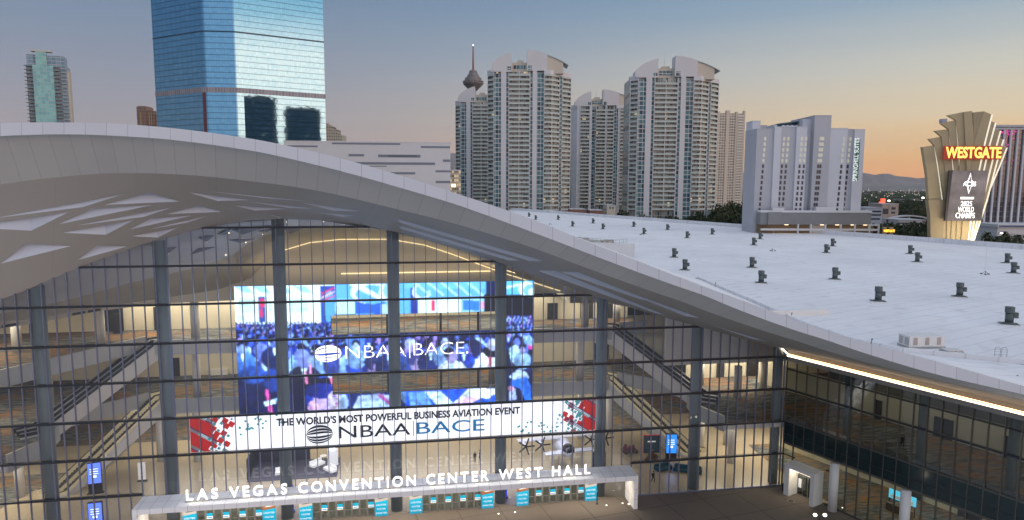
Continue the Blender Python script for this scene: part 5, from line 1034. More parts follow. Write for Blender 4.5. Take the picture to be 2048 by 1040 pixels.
def turnberry(px, D, sx, label, els, ztop, lim=15, rl=27, fl0=18.0, fh=3.43, rot=0, sz=1, name='residential_tower'):
    p = at(px, 400, D); sc = D/518*sz; t = thing(name, label, 'tower', (p.x, D, 0), rot, 'white residential towers'); t.scale = (sc*sx, sc, sc); ztop = ztop/sc
    ztb = ztop-15.5; mb = MB(); outer = pathpts(-31.5, 31.5, lim, rl, 1.2, 24); mb.ext([(x, y, 0) for x, y in outer]+[(31.5, 34, 0), (-31.5, 34, 0)], (0, 0, ztb)); mb.build('core', door_m, t)
    mp = MB(); ms = MB()
    for kind, xa, xb in els:
        if kind == 'p': 
            mb = MB(); wallstrip(mb, xa, xb, 0, ztb+.8, lim, rl, -.35, 3); mb.build('pier', tw, t)
        elif kind == 's':
            mb = MB(); wallstrip(mb, xa, xb, 0, ztb-1.5, lim, rl, .35, 1.2); mb.build('window_strip', strip_m, t)
        elif kind == 'b':
            mb = MB(); a = pathpts(xa, xb, lim, rl, -.9); b = [(x, y+2.6) for x, y in a[::-1]]; mb.ext([(x, y, 0) for x, y in a+b], (0, 0, .38), 0)
            for (x0, y0), (x1, y1) in zip(a, a[1:]): mb.ext([(x0, y0, .38), (x1, y1, .38), (x1, y1, 1.2), (x0, y0, 1.2)], (0, .08, 0), 1); mb.ext([(x0, y0-.03, 1.2), (x1, y1-.03, 1.2), (x1, y1-.03, 1.32), (x0, y0-.03, 1.32)], (0, .15, 0), 0)
            mid = (xa+xb)/2; f_ = front(mid, lim, rl); mb.box(mid-.25, mid+.25, f_-.5, f_+1.4, .38, fh, 0) if xb-xa > 9 else None
            n = int((ztb-3-fl0)/fh); o0 = None
            for i in range(n+1):
                z = fl0+i*fh
                if o0 is None: o0 = mb.build('balcony', [slab_m, rail_m], t, at=(0, 0, z))
                else: inst(o0, t, (0, 0, z))
            for x in (xa, xb):
                y = front(x, lim, rl); mp.ext([(x-.22, y-.75, 0), (x+.22, y-.75, 0), (x+.22, y+1.5, 0), (x-.22, y+1.5, 0)], (0, 0, ztb))
    mp.build('mullion_wall', tw, t)
    for xa, xb in ((-31.9, -26.7), (10.2, 31.9)):
        mb = MB(); c2 = pathpts(xa, xb, lim, rl, -.8, 8); mb.ext([(x, y, ztb-2.2) for x, y in c2]+[(x, y+6, ztb-2.2) for x, y in c2[::-1]], (0, 0, 3.4)); mb.build('cornice', tw, t)
    Z = lambda v: ztop-(v-95)*.0762; X = lambda u: (u-570)*.0708
    mb = MB(); mb.ext([(X(a), -.3, Z(b)) for a, b in ((158, 245), (164, 236), (175, 221), (190, 205), (208, 190), (228, 176), (252, 162), (280, 148), (310, 136), (342, 125), (375, 117), (375, 300), (158, 300))], (0, 11, 0)); mb.build('crown', tw, t)
    mb = MB(); mb.ext([(X(a), -.3, Z(b)) for a, b in ((535, 94), (565, 94.5), (600, 98), (635, 103), (670, 111), (705, 121), (748, 136), (748, 290), (535, 290))], (0, 11, 0)); mb.build('crown', tw, t)
    mb = MB(); up_ = [(X(a), Z(b)) for a, b in ((745, 134), (780, 145), (820, 159), (860, 175), (900, 193), (935, 211), (968, 230))]
    for (x0, z0), (x1, z1_) in zip(up_, up_[1:]): mb.ext([(x0, 1, z0), (x1, 1, z1_), (x1, 1, z1_-.5), (x0, 1, z0-.5)], (0, 16, 0))
    mb.build('roof_canopy', mat('blue_grey_roof', (.34, .42, .47), .5) if 'bgr' not in M else M['bgr'], t); M['bgr'] = bpy.data.materials['blue_grey_roof']
    mb = MB(); mb.box(X(375), X(540), 4, 14, ztb, Z(205)); mb.box(X(430), X(500), 6, 12, Z(205), Z(180)); mb.build('penthouse', tw2, t); mb = MB(); mb.ext([(X(748), 1.6, ztb-1)]+[(X(a), 1.6, Z(b)-.52) for a, b in ((748, 136), (780, 146), (820, 160), (860, 176), (900, 194), (915, 202))]+[(X(915), 1.6, ztb-1)], (0, 14, 0)); mb.build('penthouse', tw2, t)
    for q_ in ((X(395), X(520), 3.8, 3.98, Z(270), Z(230)), (X(330), X(368), -.36, -.31, Z(285), Z(250)), (X(545), X(585), -.36, -.31, Z(285), Z(240))): mb = MB(); mb.box(*q_); mb.build('penthouse_window', strip_m, t)
    mb = MB(); mb.tube((X(453), 8, Z(180)), (X(453), 8, Z(60)), .18, 6, .06); mb.build('antenna', tw, t)
    return t
ELA = [('b', -31.5, -26.9), ('s', -26.9, -21.6), ('p', -21.6, -17.7), ('s', -17.7, -15.9), ('b', -15.9, -.35), ('s', -.35, 1.8), ('p', 1.8, 5), ('s', 5, 10.3), ('b', 10.3, 22.2), ('s', 22.2, 24.4), ('b', 24.4, 31.5)]
ELB = [('p', -31.5, -24), ('b', -24, -15), ('p', -15, -13), ('s', -13, -9), ('b', -9, 0), ('p', 0, 1.2), ('b', 1.2, 8), ('s', 8, 12), ('p', 12, 14), ('b', 14, 22), ('p', 22, 31.5)]
turnberry(1059, 640, 1, 'tall white balconied tower in front of the needle tower, left of the front pair', ELA, 168)
turnberry(1350, 655, 1.1, 'tall white balconied tower behind the flat roof, right of the front pair', ELA, 166)
turnberry(980, 800, 1, 'white balconied tower half hidden behind the left tower, below the needle tower', ELA, 160, sz=.82)
turnberry(1208, 830, 1, 'shorter looking white tower standing back between the two front towers', ELB, 159, lim=24, fl0=18, sz=.78)
# slim far tower
p = at(1456, 400, 900); t = thing('residential_tower', 'slim cream tower far back between the right tower and the grey hotel', 'tower', (p.x, 900, 0), .15, 'white residential towers'); mb = MB(); mb.box(-19, 19, 0, 25, 0, 139); mb.build('core', winmat('far_tower_windows', 3.2, 3.4, .9, 1.3, (.55, .52, .46), [(.10, .11, .11), (.22, .21, .19), (.07, .07, .07), (.16, .17, .16)], .3), t)
for x0, x1 in ((-19.2, -16), (-7, -2), (6, 9), (17, 19.2)): mb = MB(); mb.box(x0, x1, -.6, 3, 0, 141+(1.5 if x0 > 10 or x0 == -7 else 0)); mb.build('pier', tw2, t)
mb = MB(); mb.box(9, 17, -1.4, 1, 0, .5); mb.box(9, 17, -1.4, -1.2, .5, 1.4); b0 = None
for i in range(36):
    z = 14+i*3.45
    if b0 is None: b0 = mb.build('balcony', slab_m, t, at=(0, 0, z))
    else: inst(b0, t, (0, 0, z))
# needle tower
p = at(947, 370, 1525); t = thing('observation_tower', 'tall needle tower with a dark round pod and red spire behind the white towers', 'tower', (p.x, 1525, 0)); cm = mat('pale_concrete', (.42, .36, .33), .8); mb = MB()
mb.cyl(0, 0, 0, 250, 9, 6, 20); mb.build('shaft', cm, t, True)
mb = MB(); mb.cyl(0, 0, 250, 264, 8, 22, 28); mb.cyl(0, 0, 264, 270, 22, 23, 28); mb.cyl(0, 0, 270, 277, 19, 18, 28); mb.cyl(0, 0, 277, 283, 14, 13, 28); mb.cyl(0, 0, 283, 293, 11, 8, 28); mb.build('pod', winmat('pod_windows', 2.5, 3.2, .6, 1.2, (.24, .22, .21), [(.05, .05, .06), (.10, .10, .11)], .3, axis='XY'), t)
mb = MB(); mb.cyl(0, 0, 293, 345, 2.4, 1.2, 10); mb.build('spire', mat('red_spire', (.32, .14, .11), .7), t); mb = MB(); mb.cyl(0, 0, 338, 348, 1.2, .8, 10); mb.build('beacon', mat('beacon_glow', (1, .95, .85), emit=(1, .93, .8), estr=3), t)
# blue glass tower
k = NT('blue_mirror_glass'); ob, o = k.xyz(); 
hfr = k.mt('FRACT', k.mt('DIVIDE', o[2], 3.66)); ln = k.mt('LESS_THAN', hfr, .16); vfr = k.mt('LESS_THAN', k.mt('FRACT', k.mt('DIVIDE', k.mt('ADD', o[0], o[1]), 1.9)), .07)
rn = k.white(k.comb(k.mt('FLOOR', k.mt('DIVIDE', k.mt('ADD', o[0], o[1]), 1.9)), k.mt('FLOOR', k.mt('DIVIDE', o[2], 1.83)), 1)); tint = k.ramp(rn, [(0, (.15, .36, .54)), (.4, (.19, .40, .58)), (.7, (.17, .38, .57)), (1, (.20, .42, .59))])
col = k.mix(k.mt('MAXIMUM', k.mt('MULTIPLY', ln, .55), k.mt('MULTIPLY', vfr, .3)), tint, (.03, .08, .13)); em = k.mt('MULTIPLY', k.mt('GREATER_THAN', rn, 1.1), .35)
nzb = k.noise(ob, .22, 2); bp = k.n('ShaderNodeBump'); bp.inputs['Strength'].default_value = .03; bp.inputs['Distance'].default_value = .3; k.l(nzb, bp.inputs['Height']); k.l(bp.outputs[0], k.b.inputs['Normal'])
bm = k.done(col, .03, .93, 1, (1, .85, .6), em)
D0 = 450; fp_ = [at(317, 300, 474), at(415, 300, 450), at(479, 300, 452), at(653, 300, 483)]
fp_ = [Vector((q.x, q.y, 0)) for q in fp_]; c0 = sum(fp_, Vector())/4
bt = thing('glass_tower', 'very tall blue mirror glass tower rising out of the picture behind the wave roof', 'tower', c0)
lf = [q-c0 for q in fp_]; cs = []
a, b, c = lf[0], lf[1], lf[2]
rnd_ = lambda p, q, r_, n: [((p.lerp(q, 1-r_)).lerp(q, i/n)).lerp(q.lerp(r__, r_*i/n), i/n) for i, r__ in ()]
def curve(p, q, r, f, n=6):
    s, e = q.lerp(p, f), q.lerp(r, f); return [(s.lerp(q, i/n)).lerp(q.lerp(e, i/n), i/n) for i in range(n+1)]
outl = [lf[0]]+curve(lf[0], lf[1], lf[2], .12)+curve(lf[1], lf[2], lf[3], .07)+[lf[3]]
back = [lf[3]+Vector((-25, 60, 0)), lf[0]+Vector((25, 75, 0))]
mb = MB(); mb.ext([p for p in outl+back], (0, 0, 225)); gt = mb.build('facade', bm, bt)
zb = at(410, 176, 450).z; mb = MB(); mb.strip([p*1.006+Vector((0, 0, zb-2.6)) for p in outl], [p*1.006+Vector((0, 0, zb+.6)) for p in outl]); mb.build('service_band', winmat('service_band', 1.8, 9, .5, .1, (.36, .34, .36), [(.22, .21, .24), (.28, .26, .28)], .5, axis='XY'), bt)
for y_ in (62,):
    z_ = at(410, y_, 450).z; mb = MB(); mb.strip([p*1.004+Vector((0, 0, z_-.5)) for p in outl], [p*1.004+Vector((0, 0, z_+.5)) for p in outl]); mb.build('dark_band', mat('dark_band', (.02, .07, .12), .3), bt)
mb = MB(); e_ = outl[4]; mb.ext([e_*1.008+Vector((-1.0, -.3, 0)), e_*1.008+Vector((.9, -.3, 0)), e_*1.0+Vector((.9, 1, 0)), e_+Vector((-1.0, 1, 0))], (0, 0, zb-2.7)); mb.build('corner_fin', mat('dark_red_fin', (.12, .03, .04), .4), bt)
# teal residential tower on the left
D = 900; p = at(100, 240, D); S_ = D/F; t = thing('balcony_tower', 'slim teal glass tower with dark side balconies rising behind the roof crest at left', 'tower', (p.x, D, 0), .40); t.scale = (.86, 1, 1)
zz = lambda y: 46+(hz(100)-y)*S_; xx = lambda x: (x-100)*S_
slabg = mat('grey_slab', (.20, .20, .20), .7); teal_w = winmat('teal_curtain_glass', 4.4, 4.6, .3, .45, (.38, .42, .42), [(.20, .46, .46), (.24, .52, .50), (.17, .40, .43)], .15, spec=.6); sidew = winmat('side_glass', 6, 4.6, .5, .9, (.36, .38, .40), [(.12, .22, .30), (.16, .28, .36)], .15)
mb = MB(); mb.box(xx(60), xx(138), 3, 28, 0, zz(137)); mb.box(xx(62), xx(134), 3, 24, zz(137), zz(118)); mb.build('core', sidew, t)
mb = MB(); mb.box(xx(73), xx(113), 0, 4, 0, zz(138)); mb.box(xx(80), xx(101), 0, 4, zz(138), zz(110)); mb.build('glass_front', teal_w, t)
mb = MB(); mb.box(xx(71), xx(111), -.2, 10, zz(112), zz(109.5)); mb.box(xx(134), xx(142), 5, 18, 0, zz(146)); mb.box(xx(121), xx(133), 6, 20, 0, zz(119)); mb.build('wall', tw2, t)
for q_ in ((xx(57), xx(72), -1, 3, 0, .7), (xx(114), xx(126), -1, 3, 0, .7), (xx(126), xx(137), 2, 6, -2, -1.3)):
    mb = MB(); mb.box(*q_); b0 = None
    for i in range(28):
        z = zz(138)-2-i*4.6
        if b0 is None: b0 = mb.build('balcony', slabg, t, at=(0, 0, z))
        else: inst(b0, t, (0, 0, z))
# brown stepped building and cream building
D = 700; S_ = D/F; p = at(297, 250, D); t = thing('brown_hotel', 'brown stepped high building just left of the blue glass tower', 'building', (p.x, D, 0)); xx = lambda x: (x-297)*S_; zz = lambda y: 46+(hz(297)-y)*S_
mb = MB(); mb.box(xx(275), xx(293), 0, 15, 0, zz(217)); mb.box(xx(277), xx(291), 1, 14, zz(217), zz(215.5)); mb.box(xx(293), xx(309), 1, 15, 0, zz(225)); mb.box(xx(309), xx(316), 2, 15, 0, zz(233)); mb.build('wall', winmat('brown_facade', 2.3, 3.3, 1.2, 1.5, (.26, .16, .12), [(.10, .07, .06), (.16, .10, .08)], .5), t)
mb = MB()
for x in (282, 299, 303): mb.box(xx(x), xx(x+1.2), -.25, 0, 0, zz(228))
mb.build('gold_fin', mat('gold_fin', (.45, .33, .14), .5), t)
D = 800; S_ = D/F; p = at(665, 270, D); t = thing('cream_hotel', 'small cream stepped building peeking out right of the blue glass tower', 'building', (p.x, D, 0)); xx = lambda x: (x-665)*S_; zz = lambda y: 46+(hz(665)-y)*S_
mb = MB(); mb.box(xx(640), xx(656), 0, 20, 0, zz(251)); mb.box(xx(656), xx(664), .5, 20, 0, zz(254)); mb.box(xx(664), xx(673), 1, 20, 0, zz(261)); mb.box(xx(673), xx(684), 1.5, 20, 0, zz(272)); mb.build('wall', winmat('cream_facade', 2.5, 3.4, 1.1, 1.3, (.52, .46, .36), [(.20, .18, .15), (.12, .11, .10)], .5), t); mb = MB(); mb.box(xx(650), xx(657), 2, 10, zz(252), zz(248)); mb.build('roof', tw2, t)
# white slotted hall
D = 330; S_ = D/F; p = at(739, 330, D); t = thing('slotted_hall', 'broad white windowless hall with long dark horizontal slots behind the roof slope', 'building', (p.x, D, 0), .11); X3 = lambda x: (540+x/3.657-739)*S_; Z3 = lambda y: 46+(hz(739)-(230+y/3.657))*S_
mb = MB(); mb.box(X3(130), X3(1312), 0, 70, 0, Z3(205)); mb.build('wall', mat('white_metal_cladding', (.56, .56, .565), .6, noise=.04, nscale=.1), t); mb = MB(); mb.box(X3(125), X3(1316), -.15, 70.2, Z3(205), Z3(199)); mb.build('roof_trim', tw, t)
sm = mat('grey_blue_louvre', (.17, .19, .235), .5)
for a, b, c, d in ((150, 365, 232, 244), (465, 950, 210, 222), (1098, 1310, 228, 243), (580, 690, 290, 307), (790, 1095, 292, 312), (1258, 1310, 324, 342), (620, 1200, 347, 365), (730, 850, 373, 380), (1203, 1310, 403, 418), (880, 1055, 418, 434), (1203, 1310, 480, 497)):
    mb = MB(); mb.box(X3(a), X3(b), -.06, .3, Z3(d), Z3(c)); s_ = mb.build('louvre_slot', sm, t)
    if a == 790:
        mb = MB()
        for i in range(14): mb.box(X3(865+i*15), X3(871+i*15), -.1, -.061, Z3(309), Z3(296))
        mb.build('louvre_blade', M['dark'], s_)
for i in range(5): mb = MB(); x = X3(725+105*i); mb.box(x-.25, x+.25, 2, 2.5, Z3(199), Z3(196)); mb.build('roof_knob', tw2, t)
# lit low building between hall and tower
D = 420; S_ = D/F; p = at(908, 360, D); t = thing('lit_low_building', 'low pale building with a warm glowing front between the hall and the towers', 'building', (p.x, D, 0)); mb = MB(); mb.box(-4, 3.2, 0, 12, 0, 46+(hz(908)-342)*S_); mb.build('wall', winmat('lit_low_front', 1.4, 2.6, .2, 1.2, (.5, .44, .34), [(.3, .25, .18), (.2, .18, .14)], .5, .3, (1, .75, .4)), t); mb = MB(); mb.box(-4.2, 3.4, -.3, 12.2, 46+(hz(908)-342)*S_, 46+(hz(908)-340)*S_); mb.build('roof', tw, t)
mb = MB(); mb.box(-1.5, 1, -.35, -.05, 46+(hz(908)-374)*S_, 46+(hz(908)-368)*S_); mb.build('lit_window', mat('warm_window', (1, .8, .5), emit=(1, .78, .45), estr=2), t)
# grey-white hotel with vertical sign
D = 330; S_ = D/F; p = at(1600, 330, D); ht = thing('suites_hotel', 'white slab hotel of stepped blocks with small windows and a vertical lit sign', 'hotel', (p.x, D, 0)); XH = lambda x: (1480+x/4-1600)*S_; ZH = lambda y: 46+(hz(1600)-(220+y/4))*S_
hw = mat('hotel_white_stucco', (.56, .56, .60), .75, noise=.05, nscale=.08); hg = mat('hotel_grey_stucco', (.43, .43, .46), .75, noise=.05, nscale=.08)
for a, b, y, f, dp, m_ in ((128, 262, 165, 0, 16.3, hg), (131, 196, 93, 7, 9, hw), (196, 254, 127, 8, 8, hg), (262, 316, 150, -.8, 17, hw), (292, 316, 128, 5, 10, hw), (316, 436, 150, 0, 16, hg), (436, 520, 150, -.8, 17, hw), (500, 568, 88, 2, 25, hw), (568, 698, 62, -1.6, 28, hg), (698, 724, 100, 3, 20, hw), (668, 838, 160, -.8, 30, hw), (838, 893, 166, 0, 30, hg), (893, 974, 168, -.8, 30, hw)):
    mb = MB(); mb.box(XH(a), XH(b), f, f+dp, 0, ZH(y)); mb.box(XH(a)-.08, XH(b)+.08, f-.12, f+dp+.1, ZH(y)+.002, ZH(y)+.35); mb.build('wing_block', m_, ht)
pale = mat('pale_lit_window', (.55, .53, .44), .3, emit=(.9, .82, .55), estr=.16); drk = mat('dark_hotel_window', (.05, .055, .07), .15)
wins = []
for ci, (x, lx, f) in enumerate(((195, 10, 0), (345, 0, 0), (378, 0, 0), (480, 0, -.8), (513, 0, -.8), (622, 0, -1.6), (640, 0, -1.6), (700, 0, -.8), (812, 0, -.8), (868, 0, 0))):
    for r_ in range(14):
        if x in (622, 640) and r_ > 13: continue
        y = 237+43*r_; wins.append((x-(r_*1.6 if x < 600 else r_*1.9), y, f, r_, ci))
wins.sort(key=lambda w: w[1]); 
def wbox(mb, x, y, f): mb.box(XH(x-8), XH(x+8), f-.05, f+.3, ZH(y+13), ZH(y-13)); mb.box(XH(x-9), XH(x+9), f-.14, f-.051, ZH(y+14.5), ZH(y+13))
rest = MB()
for i, (x, y, f, r_, ci) in enumerate(wins):
    if i < 100: mb = MB(); wbox(mb, x, y, f); mb.build('window', pale if r_ < 5 else drk, ht)
    else: wbox(rest, x, y, f)
tag(rest.build('window', drk, ht), kind='stuff')
mb = MB(); mb.box(XH(345), XH(500), 8, 16, ZH(150), ZH(110)); mb.ext([(XH(345), 6, ZH(118)), (XH(500), 6, ZH(95)), (XH(500), 6, ZH(89)), (XH(345), 6, ZH(108))], (0, 12, 0)); mb.build('roof_pavilion', mat('teal_canopy', (.08, .16, .22), .5), ht)
mb = MB()
for x in (380, 415, 450, 485): mb.ball((XH(x), 7, ZH(134)), 1.2, .4, .8)
mb.build('parasol', mat('white_canvas', (.8, .8, .8), .8), ht)
gs_ = mat('green_sign_panel', (.05, .13, .09), .5); mb = MB(); mb.box(XH(908), XH(938), -.95, -.805, ZH(565), ZH(240)); sg = mb.build('sign_panel', gs_, ht)
sw = mat('lit_sign_letters', (.9, .95, .9), emit=(.9, 1, .92), estr=.55); o = fit('sign_letters', 'SPRINGHILL SUITES', sw, ht, 0, 1, 0, 0, 1, .06, 0)
me = o.data; hgt = ZH(232)-ZH(568)
for v in me.vertices: v.co.x *= hgt; v.co.y *= 2.1
o.rotation_euler = (rad(90), rad(-90), 0); o.location = (XH(930), -1.05, ZH(568)); 
# podium and garage
mb = MB(); mb.box(XH(150), XH(1018), -6, 0-.9, ZH(910), ZH(815)); mb.box(XH(205), XH(310), -6.8, -6.01, ZH(910), ZH(812)); mb.build('podium', mat('grey_podium', (.21, .215, .22), .7, noise=.08, nscale=.1), ht); mb = MB(); mb.box(XH(148), XH(1020), -6.3, -.95, ZH(815), ZH(800)); mb.box(XH(250), XH(340), -5, -2, ZH(800), ZH(780)); mb.box(XH(590), XH(745), -5, -2, ZH(800), ZH(772)); mb.build('podium_roof', tw, ht)
gr = thing('parking_garage', 'low white open parking garage with warm lit decks below the grey hotel podium', 'garage', (p.x, D, 0)); mb = MB(); 
for y0, y1 in ((940, 955), (988, 1003), (1036, 1055)): mb.box(XH(150), XH(1078), -7.2, -6.4, ZH(y1), ZH(y0))
mb.box(XH(1000), XH(1078), -7.2, -6.4, ZH(915), ZH(905)); mb.build('deck_edge', tw, gr); mb = MB()
for x in (440, 540, 655, 775, 885, 1000, 1072): mb.box(XH(x-5), XH(x+5), -7.3, -6.5, ZH(1060), ZH(905))
mb.build('pillar', tw, gr); mb = MB(); mb.box(XH(150), XH(1078), -1.5, -1.2, 0, ZH(910)); mb.build('rear_wall', mat('garage_tan', (.20, .15, .10), .8), gr)
for x in (360, 640, 760, 880, 980): mb = MB(); mb.box(XH(x-14), XH(x+14), -5.5, -5, ZH(913), ZH(910.5)); mb.build('ceiling_light', M['led_warm'], gr)
area('garage_lamp', (XH(600), -3.6, ZH(914)), 45, 2, 260, (1, .78, .5), gr)
# ------------------------------------------------------------------ Westgate pylon sign
D = 292; S_ = D/F; p = at(1922, 300, D); wg_ = thing('fan_sign', 'tall gold fan shaped sign tower with a red name panel and dark screen', 'sign', (p.x, D, 0)); k3 = 3.4667
YD = lambda y0: y0*.4
XW = lambda x, y0=0: (1800+x/k3-1024)*(D+YD(y0))/F-p.x; ZW = lambda y, y0=0: 46+(hz(1922)-(200+y/k3))*(D+YD(y0))/F
gold = mat('gold_stucco', (.40, .32, .19), .6, noise=.05, nscale=.2); gold2 = mat('gold_stucco_painted_shade', (.33, .265, .165), .65, noise=.05, nscale=.2); edge = mat('glow_painted_fin_edge', (.8, .75, .62), emit=(1, .9, .7), estr=.5)  # darker gold carries painted shade; fin edges glow in place of downlights
def fin(pts, y0, dep, m_=gold, name='fin'):
    mb = MB(); mb.ext([(XW(x, y0), YD(y0), ZW(y, y0)) for x, y in pts], (0, dep*.4, 0)); return mb.build(name, m_, wg_)
LF = [((122, 332), (200, 320), (240, 500), (280, 690), (300, 700), (303, 990), (222, 990), (200, 700), (187, 690), (165, 520)), ((157, 277), (245, 262), (280, 440), (310, 620), (332, 640), (332, 992), (300, 992), (300, 690), (200, 320)), ((195, 222), (290, 210), (330, 420), (365, 640), (365, 994), (332, 994), (310, 620), (245, 262)), ((232, 172), (335, 150), (375, 400), (400, 640), (398, 996), (362, 996), (345, 480), (290, 210)), ((273, 118), (385, 95), (432, 460), (432, 998), (398, 998), (380, 400), (335, 150))]
for i, pts in enumerate(LF):
    f = fin(pts, -i*.9, 3 if i else 5); 
    a = pts[1]; inner = [q for q in pts if q[0] >= a[0]][:4]
    e = [pts[1], pts[2], pts[3]] if i else [pts[1], pts[2], pts[3]]
    for q, r_ in zip(e, e[1:]): mb = MB(); y0 = -i*.9-.12; mb.obox(Vector(((XW(q[0], y0)+XW(r_[0], y0))/2, YD(y0), (ZW(q[1], y0)+ZW(r_[1], y0))/2)), (Vector((XW(r_[0])-XW(q[0]), 0, ZW(r_[1])-ZW(q[1])))*.5), Vector((.16, 0, 0)), Vector((0, .05, 0))); mb.build('painted_light_edge', edge, f)
    pe = pts[-1]
fin(((385, 95), (440, 88), (468, 292), (462, 460), (462, 1000), (432, 1000), (432, 460)), -5, 6)
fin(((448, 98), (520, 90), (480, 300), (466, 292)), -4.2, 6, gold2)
RFN = [((520, 90), (578, 112), (545, 300), (500, 640), (480, 1000), (448, 1000), (462, 500), (470, 300)), ((572, 155), (607, 168), (575, 330), (530, 640), (496, 1002), (470, 1002), (500, 640), (540, 330)), ((607, 210), (645, 222), (610, 400), (570, 640), (505, 1002), (490, 1002), (530, 640), (575, 330)), ((640, 265), (670, 280), (636, 440), (588, 700), (512, 1003), (500, 1003), (560, 640), (605, 400)), ((668, 322), (698, 335), (655, 470), (578, 690), (586, 705), (570, 770), (548, 830), (515, 1003), (505, 1003), (565, 690), (636, 440))]
for i, pts in enumerate(RFN):
    f = fin(pts, -4.4+i*.9, 4)
    for q, r_ in ((pts[1], pts[2]), (pts[2], pts[3]), (pts[3], pts[4])): mb = MB(); y0 = -4.4+i*.9-.12; mb.obox(Vector(((XW(q[0], y0)+XW(r_[0], y0))/2, YD(y0), (ZW(q[1], y0)+ZW(r_[1], y0))/2)), (Vector((XW(r_[0])-XW(q[0]), 0, ZW(r_[1])-ZW(q[1])))*.5), Vector((.32, 0, 0)), Vector((0, .05, 0))); mb.build('painted_light_edge', edge, f)
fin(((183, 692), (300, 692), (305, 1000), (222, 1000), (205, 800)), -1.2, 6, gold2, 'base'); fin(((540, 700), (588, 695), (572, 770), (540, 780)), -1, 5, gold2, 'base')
fin(((240, 142), (275, 140), (275, 165), (240, 168)), -1.6, 5, mat('grey_box', (.35, .35, .38), .7), 'rear_box')
rp = mat('red_sign_box', (.22, .02, .015), .5, emit=(.7, .08, .02), estr=.25); fin(((268, 325), (665, 322), (665, 415), (268, 415)), -7.4, 1.6, rp, 'name_panel')
fit('name_letters', 'WESTGATE', mat('amber_letters', (1, .7, .2), emit=(1, .55, .10), estr=1.25), wg_, XW(280, -7.6), XW(662, -7.6), YD(-7.4)-.12, ZW(407, -7.6), ZW(330)-ZW(407), .08, .03)
fin(((315, 492), (340, 488), (330, 838), (308, 838)), -6.9, 2.4, mat('screen_side', (.06, .055, .05), .5), 'screen_side')
k = NT('dark_cloud_screen'); ob, o = k.xyz(); nz = k.noise(ob, .12, 5); pmx = k.done((.02, .02, .02), .5, emit=k.ramp(nz, [(.3, (.05, .045, .045)), (.7, (.22, .18, .18))]), estr=1)
fin(((338, 490), (585, 490), (562, 836), (322, 838)), -6.95, .7, pmx, 'screen')
lw2 = mat('sign_screen_white', (1, 1, 1), emit=(1, .97, .95), estr=1.2)
fit('screen_text', '2025', lw2, wg_, XW(410, -7), XW(488, -7), YD(-6.95)-.06, ZW(735, -7), ZW(700)-ZW(735), .01, .015); fit('screen_text', 'WORLD', lw2, wg_, XW(393, -7), XW(503, -7), YD(-6.95)-.06, ZW(776, -7), ZW(740)-ZW(776), .01, .015); fit('screen_text', 'CHAMPS', lw2, wg_, XW(380, -7), XW(513, -7), YD(-6.95)-.06, ZW(818, -7), ZW(780)-ZW(818), .01, .015); fit('screen_text', 'ACES', lw2, wg_, XW(415, -7), XW(505, -7), YD(-6.95)-.08, ZW(598, -7), ZW(566)-ZW(598), .01, .015)
mb = MB(); mb.box(XW(405, -7), XW(497, -7), YD(-6.95)-.06, YD(-6.95)-.02, ZW(687, -7), ZW(672, -7)); st = [(462, 505), (472, 555), (500, 580), (474, 600), (458, 652), (445, 600), (418, 580), (448, 555)]
st2 = [(462+(x-460)*.72, 578+(y-578)*.78) for x, y in st]
for i in range(8): j = (i+1) % 8; mb.ext([(XW(x, -7), YD(-6.95)-.06, ZW(y, -7)) for x, y in (st[i], st[j], st2[j], st2[i])], (0, .03, 0))
mb.build('emblem', lw2, wg_)
for x in (250, 330, 420, 500): mb = MB(); mb.cyl(XW(x), -6, 21.0, 21.5, .4, n=8); mb.build('floodlight', M['led_warm'], wg_)
area('sign_floodlight', (XW(420), -13, 24), 16, 2, 3400, (1, .84, .58), wg_, (rad(140), 0, 0))
# hotel slab behind the sign
D = 450; S_ = D/F; p = at(2020, 350, D); t = thing('casino_hotel', 'dark glass hotel slab with pale vertical fins and pink reflections at the right edge', 'hotel', (p.x, D, 0)); XC = lambda x: (x-2020)*S_; ZC = lambda y: 46+(hz(2020)-y)*S_
mb = MB(); mb.box(XC(1955), XC(2200), 0, 25, 0, ZC(262)); mb.build('wall', winmat('casino_glass', 1.75, 3.3, .15, .5, (.10, .10, .12), [(.045, .05, .06), (.07, .08, .09), (.03, .03, .04)], .1, spec=.8), t)
mb = MB(); mb.box(XC(1955), XC(2200), -1.2, 26, ZC(262), ZC(258)); mb.box(XC(1957), XC(2200), 1, 25, ZC(256), ZC(252)); mb.build('cornice', hg, t)
for i in range(17): mb = MB(); x = 1960+i*13.5; mb.box(XC(x-1.7), XC(x+1.7), -1.1, .1, 0, ZC(262)); mb.build('fin', hw, t)
for i in range(16): mb = MB(); mb.box(XC(1962+i*13.5), XC(1962+i*13.5)+.35, 2, 2.4, ZC(258), ZC(256)); mb.build('roof_post', hg, t)
pk = mat('painted_pink_reflection', (.3, .02, .15), emit=(1, .05, .5), estr=.9); mb = MB()  # glowing flecks painted on the glass as pink reflections
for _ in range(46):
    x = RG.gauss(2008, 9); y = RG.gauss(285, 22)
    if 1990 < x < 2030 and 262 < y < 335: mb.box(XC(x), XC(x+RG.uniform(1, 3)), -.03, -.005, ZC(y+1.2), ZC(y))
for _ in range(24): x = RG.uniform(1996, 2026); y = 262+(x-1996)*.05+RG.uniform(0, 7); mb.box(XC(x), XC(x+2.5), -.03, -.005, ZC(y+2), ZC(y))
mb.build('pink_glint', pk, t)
mb = MB(); mb.box(XC(1950), XC(2200), -25, -2, 0, ZC(450)); mb.box(XC(1948), XC(2200), -26, -2, ZC(450), ZC(444)); mb.build('podium', tw, t); mb = MB(); mb.box(XC(1950), XC(2200), -26.1, -26.01, ZC(449), ZC(446)); mb.build('blue_band', mat('blue_trim', (.03, .08, .2), .5), t); mb = MB()
